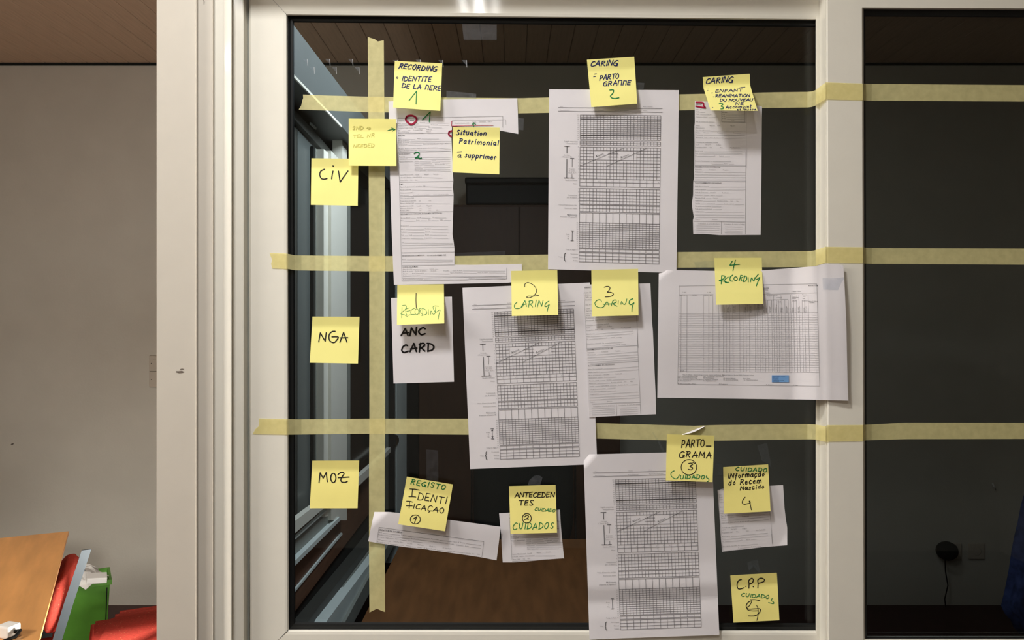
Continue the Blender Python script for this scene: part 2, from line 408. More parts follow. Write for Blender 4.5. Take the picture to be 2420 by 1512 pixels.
LET = {
 'A': (.85, ['0,0 .48,1 .95,0', '.12,.36 .95,.4']), 'B': (.7, ['0,0 .05,1', '~.05,1 .6,.9 .55,.6 .05,.52 .7,.4 .65,.05 0,0']),
 'C': (.8, ['~.9,.88 .55,1 .15,.75 0,.4 .15,.08 .5,0 .95,.12']), 'D': (.8, ['.05,0 .08,1', '~-.05,1 .5,.95 .95,.55 .7,.12 .02,0']),
 'E': (.7, ['.9,1 .08,.97 .02,.02 .9,.05', '.05,.52 .75,.54']), 'F': (.7, ['.9,1 .1,.97 .02,0', '.05,.5 .7,.52']),
 'G': (.85, ['~.9,.9 .5,1 .1,.7 0,.35 .2,.03 .6,.0 .85,.3', '.5,.42 .95,.42 .9,-.05']), 'I': (.25, ['.55,1 .45,0']),
 'J': (.7, ['.6,1 .6,.2 .3,0 0,.15']), 'L': (.7, ['.1,1 .03,.03 .9,.05']), 'M': (.95, ['0,0 .12,1 .5,.4 .85,1 .95,0']), '#': (.8, ['.05,0 .12,1 .88,.96 .9,0']),
 'N': (.85, ['0,0 .1,1 .8,.05 .9,1']), 'O': (.8, ['~.5,1 .1,.75 .05,.3 .4,0 .85,.25 .85,.75 .5,1']), 'P': (.75, ['.1,0 .12,1', '~.0,.95 .6,1 .85,.72 .5,.5 .12,.45']),
 'R': (.8, ['.05,0 .12,1', '~0,.95 .6,1 .8,.72 .45,.52 .12,.48', '.3,.5 .9,0']), 'S': (.7, ['~.85,.9 .45,1 .15,.78 .5,.52 .8,.25 .5,.0 .05,.1']),
 'T': (.8, ['0,1 .98,.98', '.5,.98 .45,0']), 'U': (.8, ['~.08,1 .05,.35 .35,0 .75,.2 .85,1']), 'V': (.8, ['0,1 .4,0 .9,1']), 'Z': (.8, ['.05,.95 .85,1 .1,.03 .95,.05']),
 'Q': (.8, ['~.5,1 .1,.75 .05,.3 .4,0 .85,.25 .85,.75 .5,1', '.55,.3 .95,-.1']),
 'c': (.6, ['~.8,.55 .4,.65 .08,.35 .35,.02 .85,.12']), 'a': (.65, ['~.75,.6 .3,.62 .05,.3 .35,.02 .7,.25 .75,.58', '.75,.6 .78,.05 .95,.05']),
 'd': (.65, ['~.7,.5 .3,.6 .05,.25 .4,.02 .72,.3', '.75,1 .74,.05']), 'e': (.6, ['~.1,.32 .75,.4 .45,.64 .1,.35 .35,.02 .85,.12']),
 'f': (.5, ['~.85,.95 .5,1 .38,.6 .3,-.3', '.05,.6 .75,.62']), 'i': (.28, ['.4,.6 .5,.02', '.45,.9 .52,.88']), 'l': (.3, ['.35,1 .45,.02']),
 'm': (.95, ['.05,.6 .08,.02', '~.08,.45 .3,.64 .45,.5 .46,.02', '~.48,.45 .7,.64 .88,.5 .92,.02']), 'n': (.65, ['.08,.6 .1,.02', '~.1,.42 .45,.66 .78,.45 .82,.02']),
 'o': (.6, ['~.45,.62 .08,.35 .4,.0 .8,.3 .45,.62']), 'p': (.65, ['.1,.6 .12,-.45', '~.1,.5 .5,.66 .8,.35 .45,.02 .12,.1']), 'r': (.5, ['.1,.6 .14,.02', '~.13,.4 .45,.64 .8,.55']),
 's': (.5, ['~.75,.58 .35,.62 .25,.4 .7,.22 .4,.0 .05,.08']), 't': (.5, ['.45,.95 .4,.05 .7,.02', '.05,.62 .85,.66']), 'u': (.65, ['~.08,.6 .08,.15 .4,.02 .7,.2', '.75,.6 .78,.02']),
 'v': (.6, ['.05,.6 .35,.02 .75,.6']), 'g': (.65, ['~.75,.55 .35,.62 .08,.32 .4,.05 .74,.3', '~.76,.58 .72,-.3 .1,-.35']),
 '-': (.6, ['.1,.45 .85,.48']), '.': (.25, ['.2,.04 .3,.02']), ',': (.2, ['.3,.1 .1,-.2']), '=': (.5, ['.1,.3 .8,.35', '.1,.65 .8,.7']),
 '1': (.5, ['.05,.4 .5,1 .45,0']), '2': (.7, ['~.05,.8 .45,1 .75,.7 .1,.05', '.1,.05 .9,.03']), '3': (.6, ['~.1,.95 .7,.95 .35,.55 .8,.35 .45,.0 .05,.08']),
 '~': (.8, ['~.0,.1 .3,.3 .6,.1 .9,.3']),
}
LET['É'] = (LET['E'][0], LET['E'][1]+['.3,1.12 .6,1.3']); LET['Ç'] = (.8, LET['C'][1]+['~.5,0 .6,-.15 .35,-.3'])
LET['ç'] = (.6, LET['c'][1]+['~.4,0 .5,-.15 .25,-.28']); LET['ã'] = (.65, LET['a'][1]+['~.1,.85 .3,.98 .5,.85 .7,.98']); LET['à'] = (.65, LET['a'][1]+['.0,1.15 .9,1.25'])
LET['Ã'] = (.85, LET['A'][1]+['~.1,1.15 .35,1.3 .6,1.15 .85,1.3'])
def word(sh, acc, txt, x0_, y0_, x1_, y1_, h, w, slant=.15, jit=.05, gap=.22, seed=1):
    r = random.Random(seed+len(txt)*13); ws = [LET[c][0] if c != ' ' else .45 for c in txt]
    tot = sum(ws)+gap*(len(txt)-1); L = math.hypot(x1_-x0_, y1_-y0_); dx, dy = (x1_-x0_)/L, (y1_-y0_)/L; k = L/tot; pos = 0
    for c, wd in zip(txt, ws):
        if c != ' ':
            sc = h*r.uniform(.92, 1.08); bo = r.uniform(-jit, jit)*h
            for st_ in LET[c][1]:
                sm = st_[0] == '~'; pts = []
                for pr in st_.lstrip('~').split():
                    a, b = map(float, pr.split(','))
                    a += r.uniform(-.06, .06); b += r.uniform(-.05, .05)
                    X = pos*k+a*wd*k+b*sc*slant; Y = b*sc+bo
                    pts.append((x0_+dx*X+dy*Y*1, y0_+dy*X-dx*Y))
                stroke(sh, acc, pts, w, sm)
        pos += wd+gap
def Z(s, ox, oy): return lambda *a: [(a[i]/s+ox, a[i+1]/s+oy) for i in range(0, len(a), 2)]
def circ(cx, cy, rx, ry, a0=-100, n=14): return [(cx+rx*math.cos(math.radians(a0+i*375/n)), cy+ry*math.sin(math.radians(a0+i*375/n))) for i in range(n+1)]

# ------------------------------------------------------------------ windows
def ring_frame(parent, inner, offs, mats, names, only=None):
    """inner: corner px TL,TR,BR,BL ; offs: list of rings [(left,top,right,bottom px offset outward, lift)]"""
    R = []
    for (l, t, r, b, lf) in offs:
        TL, TR, BR, BL = inner
        R.append([P(TL[0]-l, TL[1]-t, lf), P(TR[0]+r, TR[1]-t, lf), P(BR[0]+r, BR[1]+b, lf), P(BL[0]-l, BL[1]+b, lf)])
    for s_, nm in enumerate(names):
        if only and s_ not in only: continue
        vs = []; fs = []
        for q in R: vs += [q[s_], q[(s_+1) % 4]]
        n = len(R)
        for i in range(n-1): fs.append((2*i, 2*i+1, 2*i+3, 2*i+2))
        fs.append((2*n-2, 2*n-1, 1, 0)); fs.append(tuple(2*i for i in range(n))); fs.append(tuple(2*i+1 for i in range(n))[::-1])
        me = bpy.data.meshes.new(nm); me.from_pydata([tuple(v) for v in vs], [], fs)
        bmm = bmesh.new(); bmm.from_mesh(me); bmesh.ops.recalc_face_normals(bmm, faces=bmm.faces); bmm.to_mesh(me); bmm.free()
        link(nm, me, mats, parent)
win1 = st(empty('window_1')); tag(win1, 'fixed window of white plastic profiles holding the big papered pane')
in1 = [(680, 37), (1927, 48), (1927, 1489), (683, 1487)]
ring_frame(win1, in1, [(0, 0, .3, 0, .006), (1, .5, .5, 1.5, .010), (4, 3, 1, 5.5, .0125), (10, 10, 3, 12, .0132), (88, 96, 24, 88, .0132), (92, 100, 26, 92, .008), (92, 100, 26, 92, -.05), (0, 0, .3, 0, -.05)],
           M['pvc'], ['top_rail', 'right_stile', 'bottom_rail', 'left_stile'])
ring_frame(win1, in1, [(-15, -16, -1, -17, .0008), (-12, -13, 0, -13, .0035), (-7, -8, 0, -7.5, .0045), (-3, -3, 0, -3, .0030), (.5, .5, .2, .5, .0032), (.5, .5, .2, .5, -.02), (-15, -16, -1, -17, -.02)],
           M['gasket'], ['gasket', 'gasket', 'gasket', 'gasket'])
a, b = P(676, 33, 0), P(1932, 1493, 0)
box('glass_pane', (a.x, -.0, b.z), (b.x, .006, a.z), M['glass'], win1)
# mitre joints (dark hairline grooves)
def hair(x1, y1, x2, y2, w_, lift, parent, m='darkpvc'):
    L = math.hypot(x2-x1, y2-y1); nx, ny = -(y2-y1)/L*w_/2, (x2-x1)/L*w_/2
    return mesh('mitre_joint', [P(x1-nx*.4, y1-ny*.4, lift), P(x1+nx*.4, y1+ny*.4, lift), P(x2+nx, y2+ny, lift), P(x2-nx, y2-ny, lift)], [(0, 1, 2, 3)], M[m], parent)
hair(598, -50, 679, 36, .9, .01335, win1, 'pvc_dull'); hair(655, 1515, 681, 1489, 1.6, .01335, win1)
LS = .044
win2 = st(empty('window_2')); tag(win2, 'sliding window sash of white plastic standing proud, right of the papered pane')
in2 = [(2041, 22), (2760, 26), (2760, 1509), (2045, 1509)]
ring_frame(win2, in2, [(0, 0, 0, 0, LS-.008), (1.5, 1.5, 1.5, 1.5, LS-.003), (4, 4, 4, 4, LS), (85, 85, 85, 85, LS), (88.5, 88, 88, 88, LS-.0015), (89.5, 90, 90, 90, LS-.0045)],
           M['pvc'], ['top_rail', 'right_stile', 'bottom_rail', 'left_stile'])
xs2 = P(2041-89.5, 756, LS-.0045).x
def side_slab(name, xa, ya, xb, yb, m, z0, z1, parent): return box(name, (xa, ya, z0), (xb, yb, z1), m, parent)
zt, zb = P(0, -66, LS).z, P(0, 1597, LS).z
box('stile_edge', (xs2, -(LS-.0048), zb), (xs2+.058, -.0135, zt), M['pvc'], win2)
box('sash_core', (xs2+.0585, -(LS-.009), zt-.05), (1.50, -.0135, zt), M['pvc'], win2)
box('sash_core', (xs2+.0585, -(LS-.009), zb), (1.50, -.0135, zb+.05), M['pvc'], win2)
ring_frame(win2, in2, [(-4, -17, -4, -5, LS-.0105), (-3, -15, -3, -4, LS-.0095), (.5, .5, .5, .5, LS-.0085), (.5, .5, .5, .5, LS-.022), (-4, -17, -4, -5, LS-.022)], M['gasket'], ['gasket']*4)
a, b = P(2037, 18, LS-.011), P(2765, 1513, LS-.011)
box('glass_pane', (a.x, -(LS-.011), b.z), (b.x, -(LS-.017), a.z), M['glass'], win2)
# jamb right of both, sill plate under both
st(box('trim_2', (-.425, -.030, .80), (1.72, .10, P(0, 1580, .013).z), M['pvc'], None, .002))

st(box('shade_box', (-.44, -.10, 1.99), (1.72, .0, 2.08), M['pvc'], None, .002))  # unseen box added above the frame to shade the top rail
# ------------------------------------------------------------------ side window (perpendicular wall), a reflection modelled as solid parts behind the pane
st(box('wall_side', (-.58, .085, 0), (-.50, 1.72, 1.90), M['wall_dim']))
win3 = st(empty('window_3')); tag(win3, 'grey sliding window in the side wall behind the glass')
def slab(name, pts, X, m, t=.02, parent=None):
    f = [WX(x, y, X) for x, y in pts]; n = len(f); bk = [Vector((v.x-t, v.y, v.z)) for v in f]
    fs = [tuple(range(n))[::-1], tuple(range(n, 2*n))]+[(i, (i+1) % n, n+(i+1) % n, n+i) for i in range(n)]
    me = bpy.data.meshes.new(name); me.from_pydata([tuple(v) for v in f+bk], [], fs)
    bmm = bmesh.new(); bmm.from_mesh(me); bmesh.ops.recalc_face_normals(bmm, faces=bmm.faces); bmm.to_mesh(me); bmm.free()
    return link(name, me, m, parent if parent else win3)
M['recess'] = mat('recess_grey', (100, 97, 92), .7, .2, .1, 12)
M['beam'] = mat('beam_grey', (90, 93, 92), .5, .3, .06, 8)
M['sashglass'] = mat('frosted_sash_glass', (94, 99, 98), .25, .5, .05, 6)
M['nightglass'] = mat('night_glass', (24, 24, 22), .12, .5, .1, 6)
slab('reveal', [(684, 150), (809, 292), (962, 330), (962, 1180), (684, 1470)], -.480, M['recess'], .018)
slab('head_beam', [(684, 46), (822, 227), (880, 300), (962, 405), (962, 470), (880, 385), (808, 299), (684, 166)], -.400, M['beam'], .10)
slab('head_beam_lip', [(684, 164), (808, 296), (808, 301), (684, 171)], -.397, M['pvc'], .003)
slab('head_rail', [(684, 246), (764, 334), (806, 385), (806, 400), (764, 356), (684, 268)], -.452, M['darkpvc'], .02)
slab('latch', [(735, 289), (748, 301), (748, 306), (735, 294)], -.449, M['pvc_grey'], .003)
slab('sash_glass', [(703, 298), (757, 352), (757, 1195), (703, 1232)], -.462, M['sashglass'], .01)
slab('edge_seal', [(684, 288), (702, 306), (702, 1233), (684, 1248)], -.462, M['darkpvc'], .01)
slab('sash_stile', [(740, 345), (744.5, 350), (744.5, 1204), (740, 1207)], -.455, M['gasket'], .006)
slab('sash_stile', [(746, 350), (757, 362), (757, 1196), (746, 1204)], -.452, M['pvc_dull'], .012)
slab('sash_stile', [(758.5, 362), (764, 368), (764, 1192), (758.5, 1196)], -.450, M['gasket'], .006)
slab('mullion', [(765, 352), (781.4, 366), (781.4, 1217), (765, 1222)], -.435, M['pvc'], .02)
slab('mullion', [(782.6, 356), (809, 384), (809, 286), (820, 286), (820, 1229), (782.6, 1229)], -.428, M['pvc'], .025)
slab('mullion_return', [(820.6, 300), (828, 308), (828, 1160), (820.6, 1168)], -.440, M['pvc_dull'], .02)
slab('dark_pane', [(828.5, 305), (908, 340), (908, 1085), (828.5, 1150)], -.458, M['nightglass'], .01)
slab('far_sash_stile', [(908.5, 300), (920, 300), (920, 1065), (908.5, 1074)], -.452, M['darkpvc'], .012)
slab('far_sash_stile', [(922, 300), (931, 300), (931, 1050), (922, 1056)], -.446, M['pvc'], .012)
slab('bottom_rail', [(684, 1242), (697, 1231), (736, 1201), (784, 1166), (850, 1125), (871, 1106), (909, 1072), (931, 1049), (931, 1060), (909, 1083), (871, 1126), (849, 1147), (784, 1188), (759, 1206), (698, 1259), (684, 1272)], -.420, M['pvc'], .014)
slab('timber_board', [(684, 1262), (849, 1139), (931, 1057), (931, 1150), (870, 1216), (684, 1462)], -.446, M['brown'], .014)
slab('guide_channel', [(684, 1290), (782, 1206), (808, 1206), (808, 1219), (684, 1322)], -.436, M['pvc_dull'], .012)
slab('guide_rail', [(684, 1338), (803, 1221), (805, 1229), (684, 1350)], -.424, M['pvc_grey'], .012)
slab('guide_rail', [(684, 1283), (774, 1201), (776, 1204), (684, 1287)], -.428, M['pvc_grey'], .006)
slab('board_bead', [(684, 1409), (808, 1258), (810, 1262), (684, 1415)], -.442, M['pvc_grey'], .004)
slab('dado_panel', [(684, 1455), (880, 1205), (962, 1090), (962, 1440), (684, 1510)], -.455, M['blackfab'], .012)
slab('lower_frame', [(715, 1490), (731, 1463), (871, 1283), (935, 1195), (935, 1240), (871, 1338), (787, 1445), (760, 1490)], -.418, M['darkpvc'], .03)
slab('lower_frame_lip', [(742, 1490), (755, 1463), (871, 1305), (935, 1215), (935, 1219), (871, 1311), (758, 1468), (746, 1490)], -.414, M['pvc_dull'], .004)
slab('window_board', [(762, 1490), (775, 1463), (871, 1335), (935, 1245), (935, 1262), (871, 1366), (817, 1467), (806, 1490)], -.392, M['pvc_grey'], .03)
slab('window_board_edge', [(806, 1490), (817, 1467), (871, 1366), (950, 1232), (957, 1238), (871, 1406), (838, 1467), (826, 1490)], -.384, M['pvc_dull'], .02)
slab('corner_post', [(937, 250), (961, 250), (961, 1330), (937, 1330)], -.405, M['pvc_grey'], .05)
slab('corner_post_edge', [(931.5, 250), (936.5, 250), (936.5, 1260), (931.5, 1260)], -.408, M['gasket'], .02)
def disc(name, pts, m, X): return slab(name, pts, X, m, .012)
disc('round_knob', [(936, 1027), (940, 1029), (943, 1036), (943, 1044), (939, 1050), (936, 1051)], M['gasket'], -.400)

# ------------------------------------------------------------------ reflected room, modelled as solid objects behind the glass
def bw(x, y, d): return Vector(((x-1210)/F*d, d-D, H+(756-y)/F*d))
wd = empty('wardrobe', (0, 0, 0), label='dark brown wooden wardrobe against the far wall behind the papered pane', cat='wardrobe')
a, b = bw(962, 482, 3.62), bw(1467, 1430, 3.62)
box('carcass', (a.x, 2.34, .06), (b.x, 2.69, a.z), M['cab'], wd, .004)
box('plinth', (a.x+.02, 2.36, 0), (b.x-.02, 2.69, .06), M['black'], wd)
box('side_panel', (a.x-.001, 2.322, .06), (a.x+.05, 2.3398, a.z), M['black'], wd)
mid = (a.x+.05+b.x)/2
for x1, x2, hx in ((a.x+.054, mid-.002, mid-.035), (mid+.002, b.x-.004, mid+.035)):
    dd = box('door', (x1, 2.320, .08), (x2, 2.3398, a.z-.01), M['cab'], wd, .003)
    h_ = tube('handle', [(hx, 2.318, 1.0), (hx, 2.298, 1.01), (hx, 2.298, 1.11), (hx, 2.318, 1.12)], .005, M['metal'], dd)
sc = empty('silhouette_block', (0, 0, 0), label='black block standing in for a case lying on top of the brown wardrobe', cat='case')  # solid block modelled in place of a reflected dark silhouette
c1, c2 = bw(1100, 417, 3.62), bw(1400, 482, 3.62)
box('silhouette_body', (c1.x, 2.34, c2.z+.001), (c2.x, 2.66, c1.z-.03), M['black'], sc, .008)
box('silhouette_lid', (c1.x-.004, 2.335, c1.z-.029), (c2.x+.004, 2.665, c1.z), M['black'], sc, .008)
# table behind the glass
tb = empty('wooden_table', (0, 0, 0), label='brown wooden table directly behind the papered window pane', cat='table')
box('table_top', (-.335, .13, .722), (.40, 1.16, .75), M['table2'], tb, .003)
for x in (-.30, .36):
    for y in (.17, 1.12): box('leg', (x-.022, y-.022, 0), (x+.022, y+.022, .7215), M['metal'], tb, .003)
for y in (.17, 1.12): box('apron', (-.277, y-.012, .66), (.337, y+.012, .7215), M['black'], tb)

def chair(name, label, loc, rz, fab, fr, seat_z=.45, back_top=.79, group=None, lean=.05, expo=4, bw_=.20, ups=(None, None)):
    t = empty(name, loc, rz, label=label, cat='chair', group=group)
    bm = bmesh.new(); bmesh.ops.create_cube(bm, size=1)
    for v in bm.verts: v.co = Vector((v.co.x*.42, v.co.y*.42, v.co.z*.055+seat_z-.028))
    vert = [e for e in bm.edges if abs(e.verts[0].co.z-e.verts[1].co.z) > .01]
    bmesh.ops.bevel(bm, geom=vert, offset=.07, segments=5, affect='EDGES')
    bmesh.ops.bevel(bm, geom=[e for e in bm.edges if abs(e.verts[0].co.z-e.verts[1].co.z) < .001 and e.calc_face_angle(0) > 1], offset=.014, segments=3, affect='EDGES')
    me = bpy.data.meshes.new('seat'); bm.to_mesh(me); bm.free(); so = link('seat', me, fab, t)
    for p in me.polygons: p.use_smooth = True
    # bent backrest pad: superellipse outline swept in thickness
    zc, hh = (seat_z+.06+back_top)/2, (back_top-seat_z-.06)/2
    NV, NU = 13, 13; vs = []; fs = []
    for side in (1, -1):
        for i in range(NU+1):
            for j in range(NV+1):
                u, v = -1+2*i/NU, -1+2*j/NV
                rr = (abs(u)**expo+abs(v)**expo)**(1/expo); m_ = max(abs(u), abs(v)) or 1; kx = m_/rr if rr else 1
                x, z = u*kx*(bw_-.006), v*kx*hh
                edge = max(0, 1-max(abs(u), abs(v))**4)
                y = -.205-lean*(z+hh)/(2*hh)+side*(.004+.024*edge**.5)-.012*(1-u*u)*0+.020*u*u
                vs.append((x, y, zc+z))
    n1 = (NU+1)*(NV+1)
    for sidx in (0, 1):
        for i in range(NU):
            for j in range(NV):
                q = [sidx*n1+i*(NV+1)+j, sidx*n1+(i+1)*(NV+1)+j, sidx*n1+(i+1)*(NV+1)+j+1, sidx*n1+i*(NV+1)+j+1]
                fs.append(tuple(q) if sidx else tuple(q[::-1]))
    ring = [i*(NV+1) for i in range(NU+1)]+[NU*(NV+1)+j for j in range(1, NV+1)]+[i*(NV+1)+NV for i in range(NU-1, -1, -1)]+[j for j in range(NV-1, 0, -1)]
    for i in range(len(ring)): p, q = ring[i], ring[(i+1) % len(ring)]; fs.append((p, q, q+n1, p+n1))
    bo = mesh('backrest', vs, fs, fab, t, True)
    for s_ in (-1, 1):
        ut = ups[0 if s_ < 0 else 1] or back_top+.012
        pts = [(s_*(bw_+.004), -.19, seat_z-.05), (s_*(bw_+.004), -.205, seat_z+.03), (s_*(bw_+.004), -.225-lean*.5, seat_z+.18), (s_*(bw_+.004), -.232-lean*(ut-seat_z)/(back_top-seat_z), ut)]
        vs, fs = [], []
        for x, y, z in pts: vs += [(x-.003*1, y-.012, z), (x+.003, y-.012, z), (x+.003, y+.012, z), (x-.003, y+.012, z)]
        for i in range(len(pts)-1):
            for q in range(4): fs.append((i*4+q, i*4+(q+1) % 4, i*4+4+(q+1) % 4, i*4+4+q))
        fs += [(0, 1, 2, 3), tuple(range(len(vs)-4, len(vs)))]
        mesh('back_upright', vs, fs, fr, t)
        tube('leg', [(s_*.185, .17, seat_z-.056), (s_*.195, .20, 0.005)], .011, fr, t)
        tube('leg', [(s_*.185, -.17, seat_z-.056), (s_*.195, -.23, 0.005)], .011, fr, t)
    tube('seat_rail', [(-.185, .17, seat_z-.066), (.185, .17, seat_z-.066)], .009, fr, t)
    tube('seat_rail', [(-.185, -.17, seat_z-.066), (.185, -.17, seat_z-.066)], .009, fr, t)
    return t
chair('office_chair', 'black rounded-back chair behind the table through the papered pane', (.045, 1.62, 0), math.pi, M['blackfab'], M['black'], .45, 1.02, lean=.03)
# sockets and hanging cloth seen through the right-hand pane
def plate(name, label, cx, cy, wmm, hmm, round_=True, group=None):
    c = bw(cx, cy, 4.0); t = empty(name, (c.x, 2.699, c.z), label=label, cat='socket', group=group)
    box('cover_plate', (-wmm/2, -.010, -hmm/2), (wmm/2, 0, hmm/2), M['switch'], t, .004)
    vs = [(math.cos(i*math.pi/12)*.021, -.0108, math.sin(i*math.pi/12)*.021) for i in range(24)]+[(math.cos(i*math.pi/12)*.019, -.005, math.sin(i*math.pi/12)*.019) for i in range(24)]
    mesh('socket_well', vs, [(i, (i+1) % 24, 24+(i+1) % 24, 24+i) for i in range(24)]+[tuple(range(24, 48))], M['black'], t)
    return t
plate('wall_socket', 'wall socket with a round plug in it, behind the right pane', 2250, 1302, .085, .085)
plate('wall_socket', 'empty wall socket right of the plugged one, behind the right pane', 2306, 1301, .080, .080)
c = bw(2243, 1304, 3.93)
pl = empty('power_plug', (c.x, c.y, c.z), label='dark round power plug in the left socket, thin cable hanging down', cat='plug')
vs = []; fs = []; rs = [(.046, .040), (.050, .028), (.050, .006), (.040, -.012), (.020, -.018)]
for r_, y_ in rs: vs += [(math.cos(i*math.pi/10)*r_, y_, math.sin(i*math.pi/10)*r_*.9) for i in range(20)]
for q in range(len(rs)-1):
    for i in range(20): fs.append((q*20+i, q*20+(i+1) % 20, q*20+20+(i+1) % 20, q*20+20+i))
fs.append(tuple(range(20))); fs.append(tuple(range((len(rs)-1)*20, len(rs)*20)))
mesh('plug_body', vs, fs, M['blackfab'], pl, True)
tube('cable', [(-.02, 0, -.03), (-.012, .01, -.1), (.005, .02, -.17), (-.005, .03, -.24), (.0, .03, -c.z+.004)], .003, M['black'], pl)
tag(tube('wall_hook', [bw(2346, 1143, 3.985), bw(2349, 1149, 3.96), bw(2352, 1156, 3.97)], .004, M['white']), 'tiny white hook on the far wall above the sockets', 'hook')
# blue garment draped over a chair at the right edge
chair('side_chair', 'black chair under the blue cloth at the right edge behind the glass', (2.27, 1.40, 0), math.pi, M['blackfab'], M['black'], .45, .80)
def drape():
    out = [(2425, 1150), (2412, 1195), (2401, 1255), (2392, 1300), (2384, 1345), (2374, 1395), (2365, 1432), (2372, 1446), (2388, 1462), (2396, 1480), (2412, 1488)]
    vs, fs = [], []; NU = 24
    for j in range(22):
        y = 1150+(1496-1150)*j/21
        xl = out[-1][0]
        for (a, b) in zip(out, out[1:]):
            if a[1] <= y <= b[1]: xl = a[0]+(b[0]-a[0])*(y-a[1])/(b[1]-a[1])
        for i in range(NU):
            u = i/(NU-1); x = xl+(2760-xl)*u
            d = 2.52+.03*math.sin(u*26+j*.12)+.012*math.sin(u*61+j*.3)-.02*j/21
            vs.append(bw(x, y, d))
    for j in range(21):
        for i in range(NU-1): k_ = j*NU+i; fs.append((k_, k_+1, k_+NU+1, k_+NU))
    o = mesh('blue_cloth', vs, fs, M['bluefab'], None, True)
    md = o.modifiers.new('thick', 'SOLIDIFY'); md.thickness = .004
    tag(o, 'dark blue cloth hanging in folds at the right edge behind the glass', 'cloth')
drape()

# ------------------------------------------------------------------ the part of the room seen left of the casing
sw = empty('light_switch', (bw(354, 840, 4).x, 2.699, bw(354, 915, 4).z), label='double light switch plate on the far wall beside the casing', cat='switch')
for k_ in (0, 1):
    pm = box('switch_plate', (0, -.009, .0795*k_), (.080, 0, .0785+.0795*k_), M['switch'], sw, .004)
    if k_: box('rocker', (.022, -.0125, .0795+.018), (.062, -.0092, .0795+.062), M['switch'], pm, .002)
    mesh('screw', [(.012+.0025*math.cos(i), -.0093, .0795*k_+.04+.0025*math.sin(i)) for i in (0, 1.05, 2.1, 3.14, 4.2, 5.24)], [tuple(range(6))], M['black'], pm)
o = mesh('wall_chip', [bw(25, 1051, 3.999), bw(28, 1047, 3.999), (bw(34, 1048, 3.999)), bw(30, 1051, 3.999)], [(0, 1, 2, 3)], M['scuff'])
tag(o, 'small dark chip mark on the far wall left of the casing', 'mark')
# table: corner A and its two directions
A = Vector((-1.407, 1.25, 0)); ux = Vector((.433, -.901, 0)).normalized(); uy = Vector((-.901, -.433, 0)).normalized()
tl = empty('desk', (A.x, A.y, 0), math.atan2(ux.y, ux.x), label='light orange-brown wooden desk at the lower left of the frame', cat='desk')
box('desk_top', (0, -.80, .740), (1.60, 0, .75), M['table'], tl, .0015)
for x in (.06, 1.54):
    for y in (-.74, -.06): box('leg', (x-.02, y-.02, 0), (x+.02, y+.02, .7215), M['black'], tl, .002)
box('apron', (.085, -.075, .66), (1.515, -.055, .7215), M['black'], tl)
pg = bw(24, 1507, 1.70); pe = empty('charger', (pg.x, pg.y, .7505), -.3, label='small white charger with a black cord on the desk corner', cat='charger')
box('charger_body', (-.022, -.016, 0), (.012, .016, .026), M['white'], pe, .004)
tube('cord', [(.012, 0, .012), (.022, .004, .014), (.026, -.01, .006), (.02, -.04, .0045), (.0, -.09, .0045)], .004, M['black'], pe)
# chair tucked at the desk, seen edge-on
s_dir = Vector((-.433, .901, 0)); nfr = Vector((-.901, -.433, 0)).normalized()
rz = math.atan2(nfr.y, nfr.x)-math.pi/2
near = Vector((-1.236, .95, 0)); cb = near+s_dir*.205; cc = cb+nfr*.252
chair('red_chair', 'red speckled chair with flat metal uprights tucked at the wooden desk', (cc.x, cc.y, 0), rz, M['red'], M['metal'], .45, .695, lean=.045, expo=2.4, ups=(.772, .60))
a_ = Vector((.90, .43, 0)).normalized(); b_ = Vector((.43, -.90, 0)).normalized()
corner = Vector((-1.405, 1.385, 0)); c2 = corner+a_*.21+b_*.21
chair('red_chair', 'red chair whose seat shows beside the casing above the floor', (c2.x, c2.y, 0), math.atan2(-a_.y, -a_.x)-math.pi/2, M['red'], M['metal'], .44, .76)
# green bin with crumpled paper on it
g1, g2 = bw(112, 1386, 3.2), bw(224, 1386, 3.2)
gb = empty('green_bin', ((g1.x+g2.x)/2-.02, 2.02, 0), math.radians(29), label='green plastic bin against the far wall behind the chairs', cat='bin')
vs = []; W1, W2, Dp, zh = .080, .100, .09, g1.z
for (w_, d_, z_) in ((W1, Dp-.02, 0), (W2, Dp, zh), (W2+.006, Dp+.006, zh), (W2+.006, Dp+.006, zh-.02), (W2-.004, Dp-.004, zh), (W1-.004, Dp-.024, .01)):
    vs += [(-w_, -d_, z_), (w_, -d_, z_), (w_, d_, z_), (-w_, d_, z_)]
fs = [(0, 3, 2, 1)]
for (p, q) in ((0, 1), (3, 2), (2, 4), (4, 5)):
    for i in range(4): fs.append((p*4+i, p*4+(i+1) % 4, q*4+(i+1) % 4, q*4+i))
fs.append((20, 21, 22, 23)); mesh('bin_body', vs, fs, M['green'], gb)
mesh('bin_seam', [(.076, -.0905, .02), (.080, -.0905, .02), (.090, -.0925, zh-.03), (.086, -.0925, zh-.03)], [(0, 1, 2, 3)], M['black'], gb)
def crumple(name, label, cx, cy, d, wx, hz, seed):
    r = random.Random(seed); c = bw(cx, cy, d); vs, fs = [], []; n = 9
    for j in range(n):
        for i in range(n):
            u, v = i/(n-1)*2-1, j/(n-1)*2-1
            vs.append((u*wx+r.uniform(-.01, .01), v*wx*.8+r.uniform(-.01, .01), hz*(1-.5*u*u-.4*v*v)+r.uniform(-.012, .012)))
    for j in range(n-1):
        for i in range(n-1): q = j*n+i; fs.append((q, q+1, q+n+1, q+n))
    o = mesh(name, vs, fs, M['white']); o.location = c; md = o.modifiers.new('thick', 'SOLIDIFY'); md.thickness = .002
    tag(o, label, 'paper')
crumple('crumpled_paper', 'white crumpled paper spilling over the top of the green bin', 172, 1384, 3.22, .105, .075, 3)
